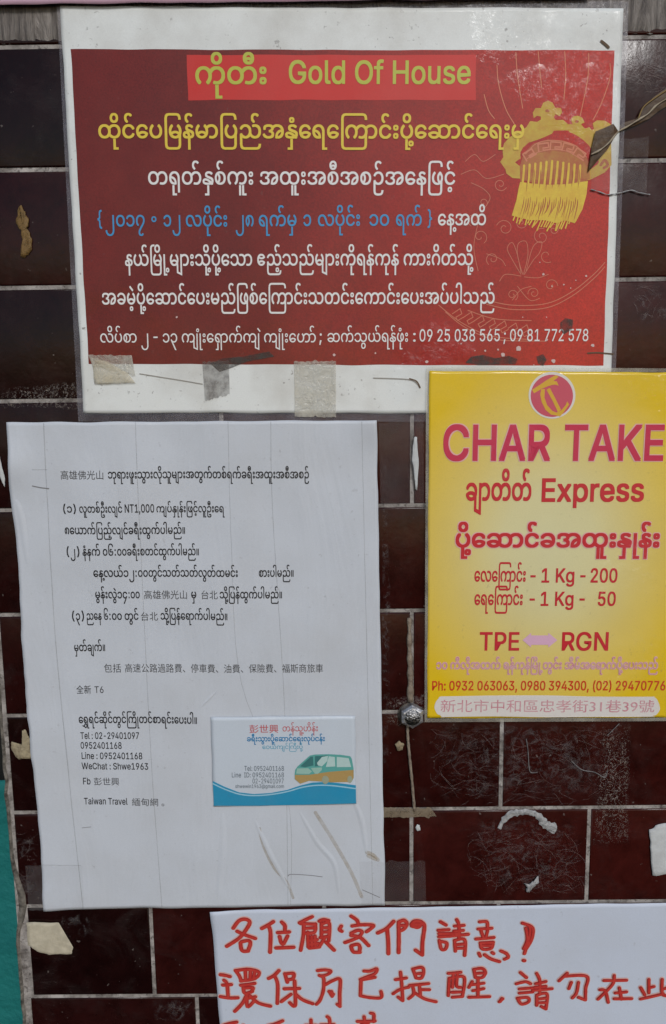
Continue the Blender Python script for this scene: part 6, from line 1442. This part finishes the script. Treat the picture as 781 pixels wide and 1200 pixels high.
# fine scratches and dried paste hairlines on the lower right tiles
M_HAIR = film_mat('paste_hairline', (0.34, 0.28, 0.27), 0.17, 0.5, 0.5, 0.35, 0.65, 300)
V, F = [], []
rs = random.Random(21)
for (x0, x1, y0, y1, n_) in ((548, 684, 975, 1046, 110), (505, 585, 855, 935, 70), (600, 730, 855, 940, 80), (738, 781, 60, 108, 40), (742, 781, 335, 375, 16), (20, 44, 960, 1050, 14), (184, 222, 1174, 1196, 10), (540, 700, 930, 945, 14)):
    for k in range(n_):
        x, y = rs.uniform(x0, x1), rs.uniform(y0, y1)
        a = rs.gauss(0.1, 0.7)
        L_ = rs.uniform(8, 40)
        c_ = rs.uniform(-0.9, 0.9)
        q = [(x + L_ * (t - 0.5) * math.cos(a + c_ * t), y + L_ * (t - 0.5) * math.sin(a + c_ * t) + rs.uniform(-0.6, 0.6)) for t in (0, 0.25, 0.5, 0.75, 1)]
        q = [(min(max(px_, x0), x1 + 3), min(max(py_, y0), y1)) for px_, py_ in q]
        ribbon(V, F, [P(*p) for p in smooth_line(q, 4)], rs.choice((0.00009, 0.00012, 0.00016, 0.00024)), lambda X, Z: 0.0003, taper=True)
o = mesh('hairline_scratches', V, F, M_HAIR, wall, smooth=False)
o['kind'] = 'stuff'
M_THREAD = plain_mat('grey_paste', (0.20, 0.19, 0.19), 0.6, 0.3, var=(0.07, 0.06, 0.06), var_scale=300)
# curled paste threads that stand out among them
for q, w_ in (([(617, 866), (619, 880), (620, 896), (622, 905), (630, 905)], 0.0005), ([(670, 892), (682, 902), (697, 905), (709, 911), (712, 903)], 0.0005), ([(712, 862), (718, 856), (726, 848)], 0.0004)):
    tube('paste_thread', q, w_ * 0.6, M_THREAD, wall, lambda x, y: 0.0002)
# band of dried brushed-on glue along the top course of tiles
M_BAND_, nt, b = new_mat('brushed_glue')
v_ = coords(nt, (230, 1, 22))
f_ = noise_tex(nt, v_, 1.0, 6, 0.65, 1.2)
put_col(nt, b, ramp(nt, f_, [(0.3, (0.055, 0.045, 0.04)), (0.52, (0.19, 0.165, 0.145)), (0.75, (0.33, 0.30, 0.27))]))
b.inputs['Roughness'].default_value = 0.55
nt.links.new(bump(nt, f_, 1.0, 0.004), b.inputs['Normal'])
V, F = [], []
nx, nz = 220, 24
for j in range(nz + 1):
    for i in range(nx + 1):
        px_ = -60 + 920 * i / nx
        x = P(px_, 20).x
        ragged = 0.0011 * noise.noise(Vector((x * 260, 0, 0)))
        zt = TZ0 + 0.09
        zb = TZ0 + 0.0016 + (ragged if j == nz else 0)
        z = zt + (zb - zt) * j / nz
        ridge = noise.noise(Vector((x * 170, z * 14, 2))) * 0.0008 + noise.noise(Vector((x * 480, z * 40, 7))) * 0.0004
        h = 0.0003 + max(ridge * 0.6, -0.0003) if j < nz else -0.0004
        V.append((x, -h, z))
for j in range(nz):
    for i in range(nx):
        a = j * (nx + 1) + i
        F.append((a, a + nx + 1, a + nx + 2, a + 1))
mesh('dried_glue_band', V, F, M_BAND_, wall)

# pink sheet hanging down into the very top of the picture
pink = Sheet(0.0035, 0.0006, 0.05, 9)
o = pink.grid('pink_sheet', [(-40, -120), (700, -120), (690, 1.5), (-30, 10)], sheet_mat('pink_paper', (0.66, 0.42, 0.54), 0.6, 0.0, 0.4), None, 0, 80, 20, 0.0003)
tag(o, 'plain pink sheet just showing above the red poster at the top edge', 'paper')

# hexagonal bolt
bolt = thing('bolt', 'shiny hexagonal steel bolt head at the lower left corner of the yellow poster', 'bolt', P(482.5, 835.5, 0.0))
M_STEEL = plain_mat('bright_steel', (0.72, 0.72, 0.73), 0.34, 0.5, 0.75, bump_scale=500, bump_d=0.0006, var=(0.30, 0.30, 0.31), var_scale=300)
M_DSTEEL = plain_mat('scratched_bolt_face', (0.16, 0.16, 0.17), 0.32, 0.5, 1.0, bump_scale=700, bump_d=0.0012, var=(0.5, 0.5, 0.5), var_scale=420)
c0 = P(482.5, 835.5)
s_ = scale_at(482, 835)
def hexring(r, h, rot=math.pi / 2 + 0.03):
    return [(c0.x + r * s_ * math.cos(rot + k * math.pi / 3), -h, c0.z + r * s_ * math.sin(rot + k * math.pi / 3)) for k in range(6)]
def circ(r, h, n=24):
    return [(c0.x + r * s_ * math.cos(2 * math.pi * k / n), -h, c0.z + r * s_ * math.sin(2 * math.pi * k / n)) for k in range(n)]
V = hexring(14.2, 0.0012) + hexring(14.2, 0.0056) + hexring(11.6, 0.0068) + hexring(10.2, 0.0070)
F = []
for l in range(3):
    for k in range(6):
        F.append((l * 6 + k, l * 6 + (k + 1) % 6, l * 6 + 6 + (k + 1) % 6, l * 6 + 6 + k))
F.append((18, 19, 20, 21, 22, 23))
mesh('bolt_head', V, F, M_STEEL, bolt, smooth=False)
V = circ(9.6, 0.0069) + circ(9.2, 0.0073) + [(c0.x, -0.0074, c0.z)]
F = [(k, (k + 1) % 24, 24 + (k + 1) % 24, 24 + k) for k in range(24)] + [(24 + k, 24 + (k + 1) % 24, 48) for k in range(24)]
mesh('bolt_face', V, F, M_DSTEEL, bolt)
V = circ(14.6, 0.0) + circ(14.3, 0.0010) + circ(9, 0.0011)
V = [(x - 0.0008, y, z - 0.0008) for x, y, z in V]
F = [(k, (k + 1) % 24, 24 + (k + 1) % 24, 24 + k) for k in range(24)] + [(24 + k, 24 + (k + 1) % 24, 48 + (k + 1) % 24, 48 + k) for k in range(24)]
mesh('washer', V, F, plain_mat('dirty_washer', (0.12, 0.10, 0.08), 0.6, 0.4, 0.4, bump_scale=400, bump_d=0.001), bolt)
M_SEAL = plain_mat('brown_sealant', (0.17, 0.13, 0.10), 0.7, 0.3, bump_scale=220, bump_d=0.002, var=(0.30, 0.25, 0.19), var_scale=180)
o = tube('string', [(478, 846), (478, 862), (480, 885), (483, 915), (486, 950)], lambda t: 0.0007 + 0.0003 * math.sin(t * 29) ** 2, M_SEAL, None, lambda x, y: 0.0010, origin=P(482, 900))
tag(o, 'thin brown string hanging down the tile from the steel bolt', 'string')
o = tube('sealant_bead', [(480, 724), (480, 760), (481, 790), (481, 822)], lambda t: 0.0011 + 0.0009 * t + 0.0004 * math.sin(t * 31), M_SEAL, None, lambda x, y: 0.0002, origin=P(480, 770))
tag(o, 'dirty bead of sealant down the tile joint above the bolt', 'sealant')

# teal sheet beyond the free edge of the wall
M_TEAL = plain_mat('teal_canvas', (0.012, 0.165, 0.155), 0.7, 0.25, bump_scale=60, bump_d=0.004, var=(0.008, 0.13, 0.13), var_scale=30)
x1 = XL + 0.03
zt = XZ(2, 940)[1]
V, F = [], []
nx, nz = 40, 60
for j in range(nz + 1):
    for i in range(nx + 1):
        x = x1 - 0.2 + 0.2 * i / nx
        z = zt - 0.4 + 0.4 * j / nz
        V.append((x, 0.030 + 0.004 * noise.noise(Vector((x * 25, z * 12, 4))), z - 0.004 * (1 - i / nx)))
for j in range(nz):
    for i in range(nx):
        a = j * (nx + 1) + i
        F.append((a, a + 1, a + nx + 2, a + nx + 1))
o = mesh('canvas_sheet', V, F, M_TEAL, None, origin=(x1 - 0.1, 0.03, zt - 0.2))
tag(o, 'teal green canvas sheet at the lower left, beyond the broken edge of the wall', 'canvas')
md = o.modifiers.new('thickness', 'SOLIDIFY')
md.thickness = 0.0008
